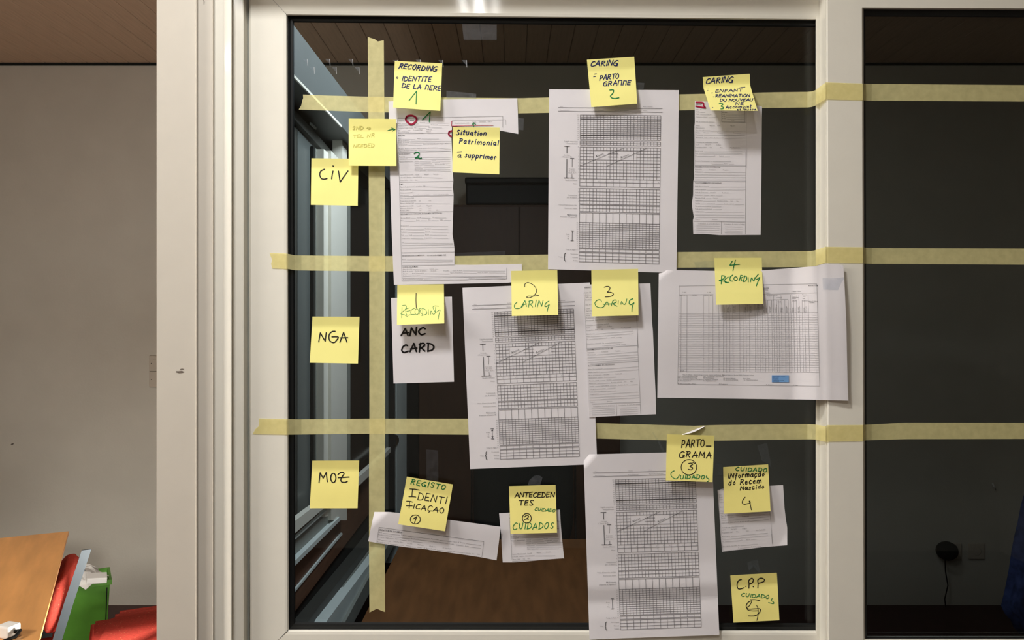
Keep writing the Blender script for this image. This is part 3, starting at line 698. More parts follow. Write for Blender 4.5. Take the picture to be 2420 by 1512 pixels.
bx = bw(228, 1366, 3.10); o = box('paper_packet', (-.035, -.03, 0), (.035, .03, .022), M['white'], None, .003); o.location = (bx.x, bx.y, bx.z-.01); o.rotation_euler = (.1, .1, .5)
tag(o, 'small white folded packet lying at the right rim of the green bin', 'packet')

# ------------------------------------------------------------------ masking tape
def tape(label, st_, m='mask', name='masking_tape', thick=.00012, torn=(None, None)):
    """st_: stations (x, ytop, ybot, lift) or, if vertical, (y, xl, xr, lift, 'v')"""
    vs, fs = [], []; K = 5; ver = len(st_[0]) > 4
    for q in st_:
        for k_ in range(K):
            t = k_/(K-1); p = (q[0], q[1]+(q[2]-q[1])*t) if not ver else (q[1]+(q[2]-q[1])*t, q[0])
            vs.append(p+(q[3],))
    # torn ends: replace the end column coordinates
    for e, idx in ((torn[0], 0), (torn[1], (len(st_)-1)*K)):
        if e:
            for k_ in range(K): vs[idx+k_] = e[k_]+(vs[idx+k_][2],)
    V = [P(x, y, l) for x, y, l in vs]
    for i in range(len(st_)-1):
        for k_ in range(K-1): a = i*K+k_; fs.append((a, a+1, a+K+1, a+K))
    o = mesh(name, V, fs, M[m])
    return tag(o, label, 'tape')
def dens(st_, step=40):
    out = []
    for a, b in zip(st_, st_[1:]):
        n = max(1, int(abs(b[0]-a[0])/step)); e = a[4:]
        for i in range(n): out.append(tuple(a[j]+(b[j]-a[j])*i/n for j in range(4))+tuple(e))
    out.append(st_[-1]); return out
L0, LFm, LSt, LG2 = .0008, .0140, .0448, .0338
tape('topmost long horizontal masking tape strip crossing both panes', dens([(712, 224, 259, L0), (868, 228.5, 265, L0), (1225, 232, 268, L0), (1604, 223, 261, L0), (1830, 218, 255, L0), (1908, 217, 254, L0), (1918, 216.3, 252.8, .005), (1927, 213, 249.5, .0155), (1951.4, 194.5, 234.5, .0452), (1954, 194.5, 235, LSt), (2039, 197.5, 237, LSt), (2046, 198, 237.5, LG2+.003), (2060, 198.5, 238, LG2), (2420, 201, 240, LG2), (2530, 202, 241, LG2)]),
     torn=([(716, 223.5), (716.5, 232), (714, 238), (712, 249), (706, 259)], None))
tape('middle horizontal masking tape strip starting on the left frame', dens([(643, 598, 634, LFm), (677, 599, 635.5, LFm), (684, 600.5, 636, .0105), (697, 603.3, 638.6, .0052), (712, 603.5, 639, L0), (868, 605, 641, L0), (1073, 605, 642, L0), (1295, 601.5, 639, L0), (1600, 595.5, 632.5, L0), (1908, 593.5, 631, L0), (1918, 593, 630, .005), (1927, 591, 628, .0155), (1951.4, 582.5, 620.5, .0452), (1954, 583, 621, LSt), (2039, 584, 622, LSt), (2046, 585, 623, LG2+.003), (2060, 586, 623.5, LG2), (2420, 587, 625.5, LG2), (2530, 588, 626, LG2)]),
     torn=([(637, 597.5), (640, 606), (643, 614), (640.5, 623), (643, 634)], None))
tape('lowest horizontal masking tape strip starting near the edge of the left frame', dens([(614, 989, 1026, LFm), (677, 990, 1027, LFm), (684, 990, 1027, .0105), (697, 990.5, 1026.8, .0052), (712, 990.5, 1026.5, L0), (868, 989, 1025, L0), (1106, 989, 1027, L0), (1408, 999.5, 1036, L0), (1560, 1004, 1040, L0), (1640, 1006, 1041.5, L0), (1700, 1004, 1041, L0), (1908, 1002, 1038, L0), (1918, 1002.5, 1038, .005), (1927, 1003, 1038.5, .0155), (1951.4, 1007, 1044, .0452), (1954, 1004.5, 1043.5, LSt), (2039, 1004, 1042.5, LSt), (2046, 1003.5, 1040.5, LG2+.003), (2060, 1003, 1040, LG2), (2140, 998.5, 1037.5, LG2), (2420, 999, 1037, LG2), (2530, 999, 1037, LG2)]),
     torn=([(612, 988.5), (612, 998), (611, 1007), (603, 1014), (597, 1025.5)], None))
tape('vertical masking tape strip crossing the three horizontal ones', dens([(98, 869, 907, L0+.0005, 'v'), (230, 870, 908, L0+.0005, 'v'), (265, 870.5, 908.5, L0+.0005, 'v'), (640, 872.5, 910, L0+.0005, 'v'), (1000, 873, 910, L0+.0005, 'v'), (1120, 872, 909, L0+.0005, 'v'), (1300, 872, 909, L0+.0005, 'v'), (1442, 873, 910, L0+.0005, 'v')]),
     torn=([(869, 87), (877, 90), (885, 92), (893, 98), (907, 95)], [(873, 1447), (881, 1443), (891, 1438), (901, 1443), (910, 1446)]))
# little peeled curl of the lowest strip
cv = []
for i in range(12):
    t = i/11; x = 1612+t*53; y = 1027-t*20-4*math.sin(t*3.1)*-.4; wv = 1.2+3.6*math.sin(math.pi*min(1, t*.95))
    cv += [P(x, y-wv/2, .0016), P(x, y+wv/2, .0035+.004*math.sin(math.pi*t))]
tag(mesh('tape_curl', cv, [(2*i, 2*i+1, 2*i+3, 2*i+2) for i in range(11)], M['paper'], None, True), 'pale curled tape edge standing up above the PARTO-GRAMA note', 'tape')

# ------------------------------------------------------------------ clear tape pieces and small pale marks
def clear(label, poly, lift=.0016, name='clear_tape', cat='tape', m='clear'):
    n = len(poly); cx = sum(p[0] for p in poly)/n; cy = sum(p[1] for p in poly)/n
    vs = [P(x, y, lift) for x, y in poly]+[P(cx, cy, lift)]
    return tag(mesh(name, vs, [(i, (i+1) % n, n) for i in range(n)], M[m]), label, cat)
clear('clear tape piece above the first printed form', [(1055, 214.5), (1126, 221.5), (1124.5, 235), (1055, 232)], .004)
clear('clear tape square hanging under the top rail of the window', [(1092, 57), (1174, 58), (1174, 94), (1096, 94)], m='clear_faint')
clear('small clear tape piece at the right edge of the first printed form', [(1224, 279), (1238, 280), (1237, 308), (1225, 307)], .003)
clear('clear tape piece showing right of the CARING PARTO GRAMME note', [(1505, 194.5), (1523, 196), (1521, 211), (1505, 210)], .004)
clear('long upright clear tape scrap above the REGISTO note', [(1007, 1062), (1035, 1064), (1036, 1140), (1008, 1132)], m='clear_faint')
clear('crumpled clear tape tab above the ANTECEDENTES note', [(1247, 1146), (1251, 1134), (1262, 1124), (1273, 1122), (1282, 1128), (1276, 1148)], .004)
clear('torn clear tape scrap above the Informação note', [(1789, 1053), (1813, 1046), (1816, 1066), (1820, 1085), (1824, 1108), (1815, 1096), (1800, 1088), (1797, 1075)], m='clear_faint')
clear('clear tape scrap above the C.P.P note', [(1765, 1329), (1790, 1321), (1796, 1352), (1791, 1351), (1786, 1336), (1779, 1332), (1771, 1334), (1770, 1348)], m='clear_faint')
clear('clear tape strip between the PARTO-GRAMA and Informação notes', [(1689, 1095), (1708, 1097), (1707, 1122), (1686, 1124)], m='clear_faint')
clear('clear tape strip crossing under the register sheet left corner', [(1640, 619), (1690, 616), (1690, 636), (1646, 637)], .0014, m='clear_faint')
clear('thin slip of clear tape right above the second horizontal tape', [(1075, 598), (1194, 593), (1194, 603), (1076, 604)], .0004, m='clear_faint')
clear('folded clear tape line beside the PARTO-GRAMA note', [(1541, 1021), (1544, 1021), (1575, 1071), (1568, 1071)], .003, m='clear_faint')
clear('clear tape sheen at the upper right corner of the register sheet', [(1944, 657), (1995, 655), (1997, 686), (1945, 684)], .0515)
def pale_pair(x, y, lab):  # small translucent pale quad with a brighter edge strip
    V = [P(x+1, y, .0006), P(x+12, y, .0009), P(x+12, y+5, .0009), P(x+11, y+11, .0006)]
    g_ = tag(mesh('pale_mark', V, [(0, 1, 2, 3)], M['clear']), lab, 'mark', 'pale marks in pairs under the top rail')
    o = [P(x+11.3, y, .0010), P(x+13.2, y+.5, .0010), P(x+14, y+18, .0010), P(x+12.6, y+16, .0010)]
    mesh('bright_edge', o, [(0, 1, 2, 3)], M['palew'], g_)
M['palew'] = sheer('pale_film', (.9, .9, .9), (220, 222, 225), .34, .4, .04)
for q_, (x, y) in enumerate(((714, 139), (730, 158), (767, 139), (782, 158), (821, 139), (836, 158), (927, 142), (981, 141), (1034, 142), (1090, 142))):
    pale_pair(x, y, 'faint pale mark, %s' % ('upper one of the pair at the left end of the row', 'lower one of the pair at the left end of the row', 'upper one of the middle pair on the dark edge of the beam', 'lower one of the middle pair at the edge of the beam', 'upper one of the pair just left of the vertical tape', 'lower one of the pair just left of the vertical tape', 'at the left corner of the RECORDING note', 'above the middle of the RECORDING note', 'above the right corner of the RECORDING note', 'alone right of the RECORDING note')[q_])

# ------------------------------------------------------------------ printed forms
def partogram(s, parent):
    g = Acc(); t = Acc(); gb = Acc()
    U0, U1 = .241, .863; ex = [(.345, .335, .475, .395), (.345+.235, .335, .475+.235, .395)]
    ex = [(.357, .350, .452, .379), (.549, .352, .648, .383)]
    def V(y): return (y-211)/425
    for y, in ((253.5,), (262.2,)): s.line(g, .068, V(y), .875, V(y)+.001, .8)
    for u, y, tx in ((.083, 252, 'Nom'), (.345, 252, 'Gestité'), (.505, 251.5, 'Parité'), (.725, 251, "Nom de l'hôpital"), (.083, 260.5, "Date d'admission"), (.340, 260.8, "Heure d'admission"), (.505, 260.5, 'Rupture des membranes'), (.725, 260, 'Heures')):
        s.text(t, u, V(y), tx, 2.2)
    s.grid(g, U0, .140, U1, .275, 24, 12, .9); s.line(gb, U0, .1625, U1, .1625, 1.8); s.line(gb, U0, .2525, U1, .2525, 1.8)
    s.grid(g, U0, .284, U1, .3066, 24, 2, .9)
    s.grid(g, U0, .3174, U1, .4934, 24, 10, .9, ex)
    for q in (.4934, .512, .535): s.line(g, U0, q, U1, q, .9)
    for i in range(13): s.line(g, U0+(U1-U0)*i/12, .4934, U0+(U1-U0)*i/12, .535, .9)
    s.grid(g, U0, .5459, U1, .6329, 24, 5, .9); s.grid(g, U0, .638, U1, .674, 24, 2, .9)
    s.grid(g, U0, .681, U1, .7353, 12, 1, .9); s.grid(g, U0, .7353, U1, .8748, 24, 12, .9)
    s.grid(g, U0, .880, U1, .8965, 12, 1, .9); s.grid(g, U0, .9019, U1, .953, 12, 3, .9)
    s.line(gb, U0, .4225, .581, .3195, .75); s.line(gb, .450, .4225, .757, .3195, .75)
    s.text(gb, .365, .3745, 'Alerte', 5.0, ang=.40); s.text(gb, .558, .3790, 'Action', 5.0, ang=.40)
    for i in range(13): s.text(t, U0-.008, .144+.1125/10*i, str(200-10*i), 2.2, 'r')
    for i in range(11): s.text(t, U0-.008, .3195+.0176*i, str(10-i), 2.2, 'r')
    for i in range(5): s.text(t, U0-.008, .552+.0174*i, str(5-i), 2.2, 'r')
    for i in range(13): s.text(t, U0-.008, .740+.0116*i, str(180-10*i), 2.2, 'r')
    for i in range(12): s.text(t, U0+(U1-U0)*(i+1)/12-.006, .5085, str(i+1), 2.4, 'r')
    R = U0-.018
    for v, tx, b, h in ((.290, 'Liquide amniotique', 0, 2.7), (.302, 'Chevauchement', 0, 2.7), (.5045, "Nombre d'Heures", 0, 2.6), (.524, 'Heure', 0, 2.6), (.589, 'Contractions', 0, 2.7), (.601, 'par 10 minutes', 0, 2.7),
                     (.643, "Unités d'Oxytocine par litre", 0, 2.5), (.661, 'Gouttes par minute', 0, 2.5), (.697, 'Médicaments', 1, 2.9), (.709, 'prescrits et liquides IV', 1, 2.8), (.890, 'Temp en degré C°', 0, 2.6), (.914, 'Protéinurie', 0, 2.5), (.9325, 'Acétone', 0, 2.5), (.9495, 'Volume', 0, 2.5)):
        s.text(t, R+(0 if v < .73 else .010), v, tx, h, 'r', bool(b))
    for u, v, tx in ((.140, .3665, 'Col (cm)'), (.140, .3765, '( Tracer un X )'), (.180, .4435, 'Descente'), (.180, .4535, 'de la tête'), (.180, .4635, '( Tracer un O )'), (.152, .806, 'Pouls'), (.155, .818, 'et'), (.155, .830, 'TA'), (.112, .9325, 'Urine')):
        s.text(t, u, v, tx, 2.6, 'c' if u > .12 else 'r')
    for u, a, b, w_ in ((.140, .315, .352, 1.3), (.140, .384, .490, 1.3), (.181, .382, .428, .8), (.181, .470, .490, .8)):
        s.line(gb, u, a, u, b, w_)
    for u, v, r_ in ((.140, .315, .022), (.140, .490, .022), (.181, .382, .016), (.181, .490, .016), (.186, .783, .012), (.186, .838, .012)): s.line(gb, u-r_, v, u+r_, v, 1.1)
    s.line(gb, .186, .785, .186, .836, 1.0)
    for v, sg in ((.785, 1), (.836, -1)): gb.add([s.at(.186, v), s.at(.177, v+.011*sg), s.at(.195, v+.011*sg)], [(0, 1, 2)])
    for a, b in (((.137, .907), (.129, .912)), ((.129, .912), (.129, .926)), ((.129, .926), (.122, .9305)), ((.122, .9305), (.129, .935)), ((.129, .935), (.129, .948)), ((.129, .948), (.137, .953))): s.line(gb, a[0], a[1], b[0], b[1], 1.4)
    g.build('printed_grid', M['print_'], parent); gb.build('bold_print', M['printd'], parent); t.build('printed_text', M['print_'], parent)

def form(s, parent, ref, sc, items, hl):
    """items: (x, y, text, bold, underline-to-x) in zoom coordinates (scale, ox, oy) of the reference sheet"""
    t = Acc(); b = Acc(); g = Acc()
    for it in items:
        z, x, y, tx = it[0], it[1], it[2], it[3]; bold = len(it) > 4 and it[4]; to = it[5] if len(it) > 5 else None
        k, ox, oy = sc[z]; u, v = ref.inv(x/k+ox, y/k+oy)
        h = 2.6 if bold else 2.45
        s.text(b if bold else t, u, v+.003, tx, h, 'l', bool(bold))
        if to:
            adv = sum((glyph(c, bold)[2] if c != ' ' else .3) for c in tx)*h/.7
            u2, v2 = ref.inv(to/k+ox, y/k+oy); u1 = u+(adv+2)/s.W
            if u2 > u1: s.line(g, u1, v+.003, u2, v2+.003, .5)
    for z, x1, y1, x2, y2, w_ in hl:
        k, ox, oy = sc[z]; a = ref.inv(x1/k+ox, y1/k+oy); c = ref.inv(x2/k+ox, y2/k+oy); s.line(g, a[0], a[1], c[0], c[1], w_)
    g.build('ruled_lines', M['print_light'], parent); b.build('bold_print', M['printd'], parent); t.build('printed_text', M['print_'], parent)
SA = {1: (5.4, 900, 120), 2: (4.725, 900, 380)}
IA = [(1, 212, 893, 'IDENTITÉ DE LA MÈRE', 1), (1, 214, 925, 'Nom', 0, 480), (1, 495, 915, 'Prénoms', 0, 870), (1, 214, 952, 'Résidence habituelle', 0, 620), (1, 640, 942, 'Profession', 0, 870),
 (1, 216, 984, 'Contacts Téléphonique : Tél. (', 0, 585), (1, 600, 975, 'Tél. (', 0, 780), (1, 218, 1015, 'Age', 0, 340), (1, 350, 1012, 'ans'), (1, 410, 1009, "Tranches d'âge"), (1, 585, 1004, '8-14 ans'), (1, 725, 1001, '15-24 ans'), (1, 218, 1040, 'Accouchement le', 0, 540), (1, 580, 1030, 'Heures'), (1, 725, 1028, 'minutes'),
 (1, 220, 1080, 'ARRIVEE', 1), (1, 222, 1122, 'Date', 0, 440), (1, 460, 1118, 'Heure', 0, 740), (1, 225, 1147, "Mode d'admission", 0, 890), (1, 225, 1171, 'Début du travail', 0, 890), (1, 228, 1197, 'Contractions', 0, 520), (1, 540, 1190, 'Perte des eaux Absente'), (1, 757, 1186, 'Oui'), (1, 825, 1184, 'Non'),
 (1, 228, 1247, "Nombre d'heures écoulées depuis la rupture des membranes", 0, 890), (1, 230, 1272, 'Aspect du liquide amniotique', 0, 890), (1, 228, 1316, 'ANTECEDENTS', 1), (1, 232, 1352, 'Médicaux', 0, 885), (1, 233, 1377, 'Chirurgicaux', 0, 885), (1, 233, 1411, 'Gynéco-obstétricaux'),
 (1, 428, 1408, 'Gestité', 0, 640), (1, 650, 1400, 'Parité', 0, 885), (1, 428, 1432, 'Vivants', 0, 650), (1, 660, 1424, 'Prématurés', 0, 885), (1, 428, 1456, 'Enfants morts', 0, 680), (1, 690, 1448, 'Enfants décédés', 0, 885), (1, 430, 1480, 'Césariennes', 0, 885), (1, 430, 1506, 'Avortements', 0, 885), (2, 375, 108, 'Tension gravidique', 0, 780),
 (2, 210, 156, "Statut VIH à l'accueil :"), (2, 380, 153, 'Positif'), (2, 482, 150, 'Négatif'), (2, 585, 147, 'Inconnu'), (2, 210, 185, "Si Positif : Numéro d'identification", 0, 690), (2, 215, 215, 'Avez TARV'), (2, 325, 213, 'Oui'), (2, 378, 212, 'Non'), (2, 208, 260, 'P.M.I.', 1),
 (2, 215, 290, 'Age de la grossesse à la première CPN', 0, 790), (2, 217, 323, 'Nombre de CPN', 0, 790), (2, 218, 356, 'Statut vaccinal VAT :'), (2, 218, 384, 'Non vaccinée'), (2, 360, 381, 'Incomplètement vaccinée'), (2, 585, 377, 'Correctement vaccinée'), (2, 215, 418, 'Offre de service VIH'), (2, 217, 448, 'Préparation au test VIH'), (2, 420, 446, 'oui'), (2, 535, 443, 'non'),
 (2, 217, 473, 'Numéro de dépistage', 0, 770), (2, 218, 504, 'Résultat du test VIH'), (2, 400, 502, 'Positif'), (2, 512, 500, 'Négatif'), (2, 218, 528, 'Annonce du résultat'), (2, 430, 527, 'oui'), (2, 533, 525, 'non'), (2, 218, 554, "Remise d'ARV"), (2, 430, 552, 'oui'), (2, 533, 550, 'non'), (2, 615, 548, 'NA'),
 (2, 220, 594, 'INFORMATIONS CLINIQUES ET EXAMEN OBSTETRICAL', 1), (2, 220, 638, 'Groupe Rhésus', 0, 390), (2, 402, 634, 'D.D.R', 0, 555), (2, 572, 631, 'TP', 0, 730), (2, 222, 666, 'H.U.', 0, 380), (2, 395, 663, 'Poids', 0, 515), (2, 530, 661, 'P.B.', 0, 645), (2, 655, 659, 'Taille', 0, 785), (2, 225, 725, 'Présentation', 0, 750), (2, 225, 761, 'B.D.C.', 0, 480), (2, 492, 756, 'Evolution', 0, 745), (2, 225, 794, 'Oedèmes', 0, 485), (2, 497, 790, 'Varices', 0, 755),
 (2, 227, 830, 'T.A.', 0, 305), (2, 313, 828, 'Pouls', 0, 485), (2, 495, 825, 'Bassin', 0, 740), (2, 230, 863, 'Température', 0, 470), (2, 482, 859, 'Conjonctives', 0, 750), (2, 232, 912, 'TV', 0, 805), (2, 240, 1060, 'INTERVENTION DU MEDECIN', 1), (2, 515, 1056, 'OU LA SAGE-FEMME / IDE', 1), (2, 240, 1100, 'Actes', 0, 800),
 (2, 243, 1186, 'SORTIE DE LA MERE', 1), (2, 245, 1209, 'Date de sortie', 0, 530), (2, 545, 1205, 'heures', 0, 640), (2, 245, 1233, 'Mode de sortie'), (2, 385, 1230, 'Sortie de la mère'), (2, 558, 1228, 'Domicile'), (2, 700, 1226, 'Décédée'), (2, 800, 1224, 'Cause du décès', 0, 1385), (2, 247, 1258, 'Evacuée'), (2, 350, 1256, "Motif d'évacuation", 0, 765), (2, 775, 1249, "Heure d'évacuation", 0, 1070), (2, 1080, 1246, 'Heure de départ', 0, 1390),
 (2, 247, 1284, "Etablissement d'évacuation", 0, 1395), (2, 248, 1323, "Responsable de l'accouchement", 0, 970), (2, 980, 1311, 'Signature', 0, 1385)]
HA = [(1, 210, 860, 820, 848, .7), (1, 820, 848, 1555, 830, .7), (1, 1555, 830, 1555, 1025, .7), (1, 215, 1052, 900, 1048, .7), (1, 228, 1294, 890, 1280, .7), (1, 210, 860, 232, 1500, .7), (2, 200, 30, 235, 1340, .7), (2, 207, 236, 808, 226, .7), (2, 210, 398, 808, 384, .7), (2, 213, 575, 808, 563, .7), (2, 236, 943, 808, 933, .6), (2, 238, 970, 815, 962, .6), (2, 230, 1025, 822, 1016, .7), (2, 245, 1130, 800, 1122, .6),
 (2, 235, 1168, 1405, 1152, .7), (2, 1405, 1152, 1405, 1314, .7), (2, 238, 1340, 1405, 1313, .7), (2, 240, 1308, 1405, 1290, .7),
 (1, 905, 888, 1595, 878, .5), (1, 1595, 878, 1597, 945, .5), (1, 905, 958, 1440, 952, .5)]
SE = {5: (6.3, 1600, 160), 6: (6.873, 1600, 360)}
IE = [(5, 275, 548, 'ENFANT', 1), (5, 275, 622, 'Sexe :  M'), (5, 278, 657, 'Poids', 0, 420), (5, 280, 692, 'Taille', 0, 480), (5, 485, 693, 'cm'), (5, 278, 731, 'Périmètre crânien', 0, 570), (5, 572, 732, 'cm'), (5, 672, 668, 'APGAR'), (5, 672, 697, '1 mn', 0, 1000), (5, 672, 727, '5 mn', 0, 1000), (5, 672, 757, '10 mn', 0, 1000), (5, 800, 790, 'Total', 0, 1000),
 (5, 278, 805, "Etat de l'enfant à la naissance"), (5, 278, 862, 'Vivant'), (5, 485, 862, 'Mort né'), (5, 600, 862, 'Frais'), (5, 795, 866, 'Macéré'), (5, 278, 896, 'Malformation'), (5, 278, 935, 'Type de malformation', 0, 1010), (5, 278, 967, 'Terme'), (5, 395, 967, 'A terme'), (5, 600, 969, 'Prématuré'), (5, 840, 971, 'Post-terme'), (5, 278, 1001, 'Traitement', 0, 1010),
 (5, 278, 1040, 'Allaitement : Date et heure de mise au sein', 0, 1000), (5, 275, 1110, "Conseils pour l'allaitement exclusif"), (5, 275, 1145, 'S.A.T'), (5, 425, 1147, 'BCG, P0'), (5, 585, 1149, 'Collyre'), (5, 272, 1184, 'Prophylaxie ARV'), (5, 485, 1186, 'Oui'), (5, 640, 1188, 'Non'), (5, 790, 1191, 'Non Applicable'), (5, 270, 1241, 'Evacué pour', 0, 970), (5, 270, 1277, 'Vers', 0, 970), (5, 270, 1313, 'Le', 0, 550), (5, 560, 1316, 'à'), (5, 630, 1317, 'heures', 0, 790),
 (5, 270, 1388, 'Décédé à la maternité'), (5, 500, 1390, 'Le', 0, 805), (5, 500, 1426, 'à', 0, 690), (5, 700, 1428, 'heures', 0, 850),
 (6, 295, 234, 'REANIMATION DU NOUVEAU-NE', 1), (6, 293, 279, 'Aspiration'), (6, 515, 283, 'Ventilation'), (6, 740, 286, 'Oxygène'), (6, 293, 316, 'Médicaments', 0, 1110), (6, 293, 494, 'ACCOUCHEMENT ET DELIVRANCE', 1), (6, 293, 554, "Mode d'accouchement", 0, 1110), (6, 293, 602, "Mode d'expulsion", 0, 1110), (6, 293, 650, 'Mode de Délivrance :'), (6, 540, 652, 'Normale'), (6, 730, 655, 'Artificielle'),
 (6, 293, 692, 'Délivrance à', 0, 520), (6, 545, 697, 'heures', 0, 740), (6, 293, 740, 'Placenta : Poids', 0, 560), (6, 580, 744, 'Cordon', 0, 1045), (6, 293, 784, 'Membranes', 0, 630), (6, 655, 790, 'Révision utérine'), (6, 865, 792, 'Oui'), (6, 965, 794, 'Non'), (6, 293, 828, 'Cordon', 0, 480), (6, 490, 833, 'particularité', 0, 740), (6, 760, 838, 'Nombre de V.O.', 0, 1085), (6, 293, 874, 'T.A. après accouchement', 0, 720), (6, 293, 918, 'Pouls après accouchement', 0, 730), (6, 293, 960, 'Complications', 0, 1080),
 (6, 293, 1084, 'Sutures'), (6, 570, 1090, 'Référée'), (6, 340, 1158, 'Ordonnance de sortie de la mère'), (6, 755, 1164, "Ordonnance de sortie de l'enfant")]
HE = [(5, 665, 640, 665, 806, .8), (5, 665, 806, 1012, 810, .8), (5, 1012, 640, 1012, 810, .8), (5, 1032, 560, 1030, 1500, .6), (5, 262, 620, 262, 1500, .5), (5, 265, 1453, 1030, 1460, .7), (6, 1118, 0, 1108, 1328, .6), (6, 290, 362, 1112, 368, .5), (6, 290, 402, 1112, 408, .5), (6, 290, 440, 1112, 446, .5), (6, 270, 466, 1112, 472, .7),
 (6, 290, 1012, 1100, 1020, .5), (6, 290, 1050, 1100, 1058, .5), (6, 265, 1114, 1110, 1130, .7), (6, 718, 1120, 716, 1326, .7)]+[(6, 315, 1192+33*i, 690, 1197+33*i, .5) for i in range(4)]+[(6, 775, 1205+33*i, 1060, 1210+33*i, .5) for i in range(4)]

def quad(ref_tl, du, dv): # tl px, top vector, left vector
    (x, y), (ux_, uy_), (vx, vy) = ref_tl, du, dv
    return [(x, y, x+ux_, y+uy_), (x+vx, y+vy, x+ux_+vx, y+uy_+vy)]
def paper(label, rows, pv, outline=None, name='paper_sheet', m='paper', grp=None, **k):
    s = Sheet(rows, pv, outline, **k); o = s.build(name, M[m]); tag(o, label, 'paper', grp); return s
def pen(s, name, m, fn, lab=None):
    a = Acc(); fn(a); o = a.build(name, M[m], s.o)
    if lab: tag(o, lab)

# --- upper row, first form (mother form, right half cut away)
outA = [(918, 239.6), (1000, 236), (1222.5, 232), (1224, 275), (1224.8, 316.5), (1181, 308.5), (1068, 297), (1067, 330), (1069, 380), (1070.4, 411.7), (1071.4, 426.6), (1070.4, 443.5), (1072, 460), (1071, 500.6), (1069.3, 553.5), (1072, 570), (1074, 587.4), (1074, 625.5), (1120, 625.8), (1233, 623.4), (1235, 664), (1200, 668), (1100, 670), (931, 673), (926, 560), (922, 430)]
sA = paper('white printed mother form with right half torn off, under the RECORDING IDENTITE note', [(918, 239.6, 1222.5, 232), (931, 673, 1235, 664)], [(0, .003), (.3, .0032), (.8, .0026), (1, .0032)], outA, wr=.0006, seed=3)
RefA = sA
form(sA, sA.o, sA, SA, [i for i in IA if not (i[0] == 1 and i[2] < 1045 and i[1] > 640)]+[(1, 945, 922, 'Situation matrimoniale :'), (1, 1160, 908, 'Couple'), (1, 1248, 904, 'Célibataire'), (1, 1365, 900, 'Autre')], HA)
z1 = Z(5.4, 900, 120); sA.inkoff = .00095
pen(sA, 'marker_arc', 'red_ink', lambda a: stroke(sA, a, z1(902, 1022, 872, 1035, 868, 1070, 897, 1092), 4.0), 'magenta marker arc')
pen(sA, 'marker_ring', 'red_ink', lambda a: (stroke(sA, a, z1(318, 872, 335, 835, 395, 825, 445, 850, 455, 885, 420, 925, 382, 940, 345, 912, 318, 880, 325, 850), 4.2)), 'magenta marker ring')
pen(sA, 'marker_bracket', 'red_ink', lambda a: (stroke(sA, a, z1(915, 900, 900, 905, 906, 925, 898, 945, 905, 960), 1.3), stroke(sA, a, z1(905, 960, 1100, 956, 1270, 952, 1430, 951), 1.3)), 'thin red pen line')
pen(sA, 'handwriting', 'green_ink', lambda a: (stroke(sA, a, z1(530, 880, 632, 778, 617, 905), 2.3, False), stroke(sA, a, z1(425, 1310, 455, 1292, 490, 1305, 475, 1345, 440, 1368, 470, 1362, 500, 1375, 518, 1368), 2.6),
                 stroke(sA, a, z1(1188, 1002, 1183, 915), 1.5, False), stroke(sA, a, z1(1158, 950, 1183, 915, 1212, 938), 1.5, False)), 'green 1, 2 and arrow')
# --- upper row, partogram
sB = paper('white partogram sheet with charts, under the CARING PARTO GRAMME note', [(1298, 211, 1604.5, 213), (1295, 636, 1598.5, 645)], [(0, .0030), (.12, .0042), (.6, .0045), (1, .0040)], wr=.0012, seed=5,
           folds=[(1366, 208, 1292, 262, -.00001)])
partogram(sB, sB.o)
# --- upper row, newborn form with torn left edge
outE = [(1642, 239), (1668, 240), (1700, 240), (1790, 249), (1800.8, 252), (1799.5, 400), (1797.5, 555), (1700, 555.5), (1660, 552.5), (1638.5, 553), (1637.5, 520), (1639.5, 513), (1636, 490), (1635.3, 480), (1638, 460), (1638.5, 428), (1640.5, 420), (1640, 395), (1641, 340), (1640.5, 305), (1642, 290)]
sE = paper('narrow white newborn form with torn left edge, under the CARING ENFANT note', [(1641, 250, 1801, 252), (1638, 553, 1797.5, 555)], [(0, .0030), (.35, .0038), (1, .0030)], outE, wr=.0010, seed=8)
form(sE, sE.o, sE, SE, IE, HE)
z5 = Z(6.3, 1600, 160); sE.inkoff = .00095
pen(sE, 'marker_bracket', 'red_ink', lambda a: (stroke(sE, a, z5(285, 515, 385, 520, 395, 560, 420, 592), 3.6), stroke(sE, a, z5(280, 572, 350, 585, 420, 598), 3.4)), 'magenta marker bracket')
# --- middle row
s2 = paper('white card reading ANC CARD under the small 1 RECORDING note', [(924, 704, 1068, 701), (930, 906, 1073, 902)], [(0, .0030), (1, .0045)], wr=.0004, seed=4, name='paper_card')
pen(s2, 'handwriting', 'ink', lambda a: (word(s2, a, 'ANC', 948.5, 793, 1005, 791, 17, 3.8, .1, seed=2), word(s2, a, 'CARD', 948.5, 833, 1026, 829, 19, 3.8, .1, seed=5)))
sC = paper('white partogram sheet in the middle row, under the 2 CARING note', [(1092.9, 680, 1394, 667.5), (1111, 1108, 1411.5, 1096.5)], [(0, .0030), (.15, .0046), (.7, .0048), (1, .0042)], wr=.0012, seed=12, folds=[(1122, 668, 1090, 712, .00006)])
partogram(sC, sC.o)
outD = [(1383, 674), (1397, 672), (1537, 669.4), (1541, 760), (1543, 782), (1547, 880), (1549.5, 930), (1550.4, 978.6), (1470, 982), (1392, 985.5), (1385, 820), (1379, 688), (1379.5, 684)]
sD = paper('white newborn form overlapping the partogram, under the 3 CARING note', [(1379, 683, 1537.5, 671), (1391.5, 985.5, 1550.4, 978.6)], [(0, .0075), (.5, .0085), (1, .0075)], outD, wr=.0012, seed=14)
form(sD, sD.o, sE, SE, IE, HE)
outF = [(1557, 637), (1590, 638), (1690, 640), (1800, 639), (1926, 629), (1950, 622.5), (1975, 624), (1993, 627), (1996, 675), (2000, 760), (2003, 900), (2005, 946.5), (1900, 944), (1750, 942), (1553.5, 939.8), (1555, 780)]
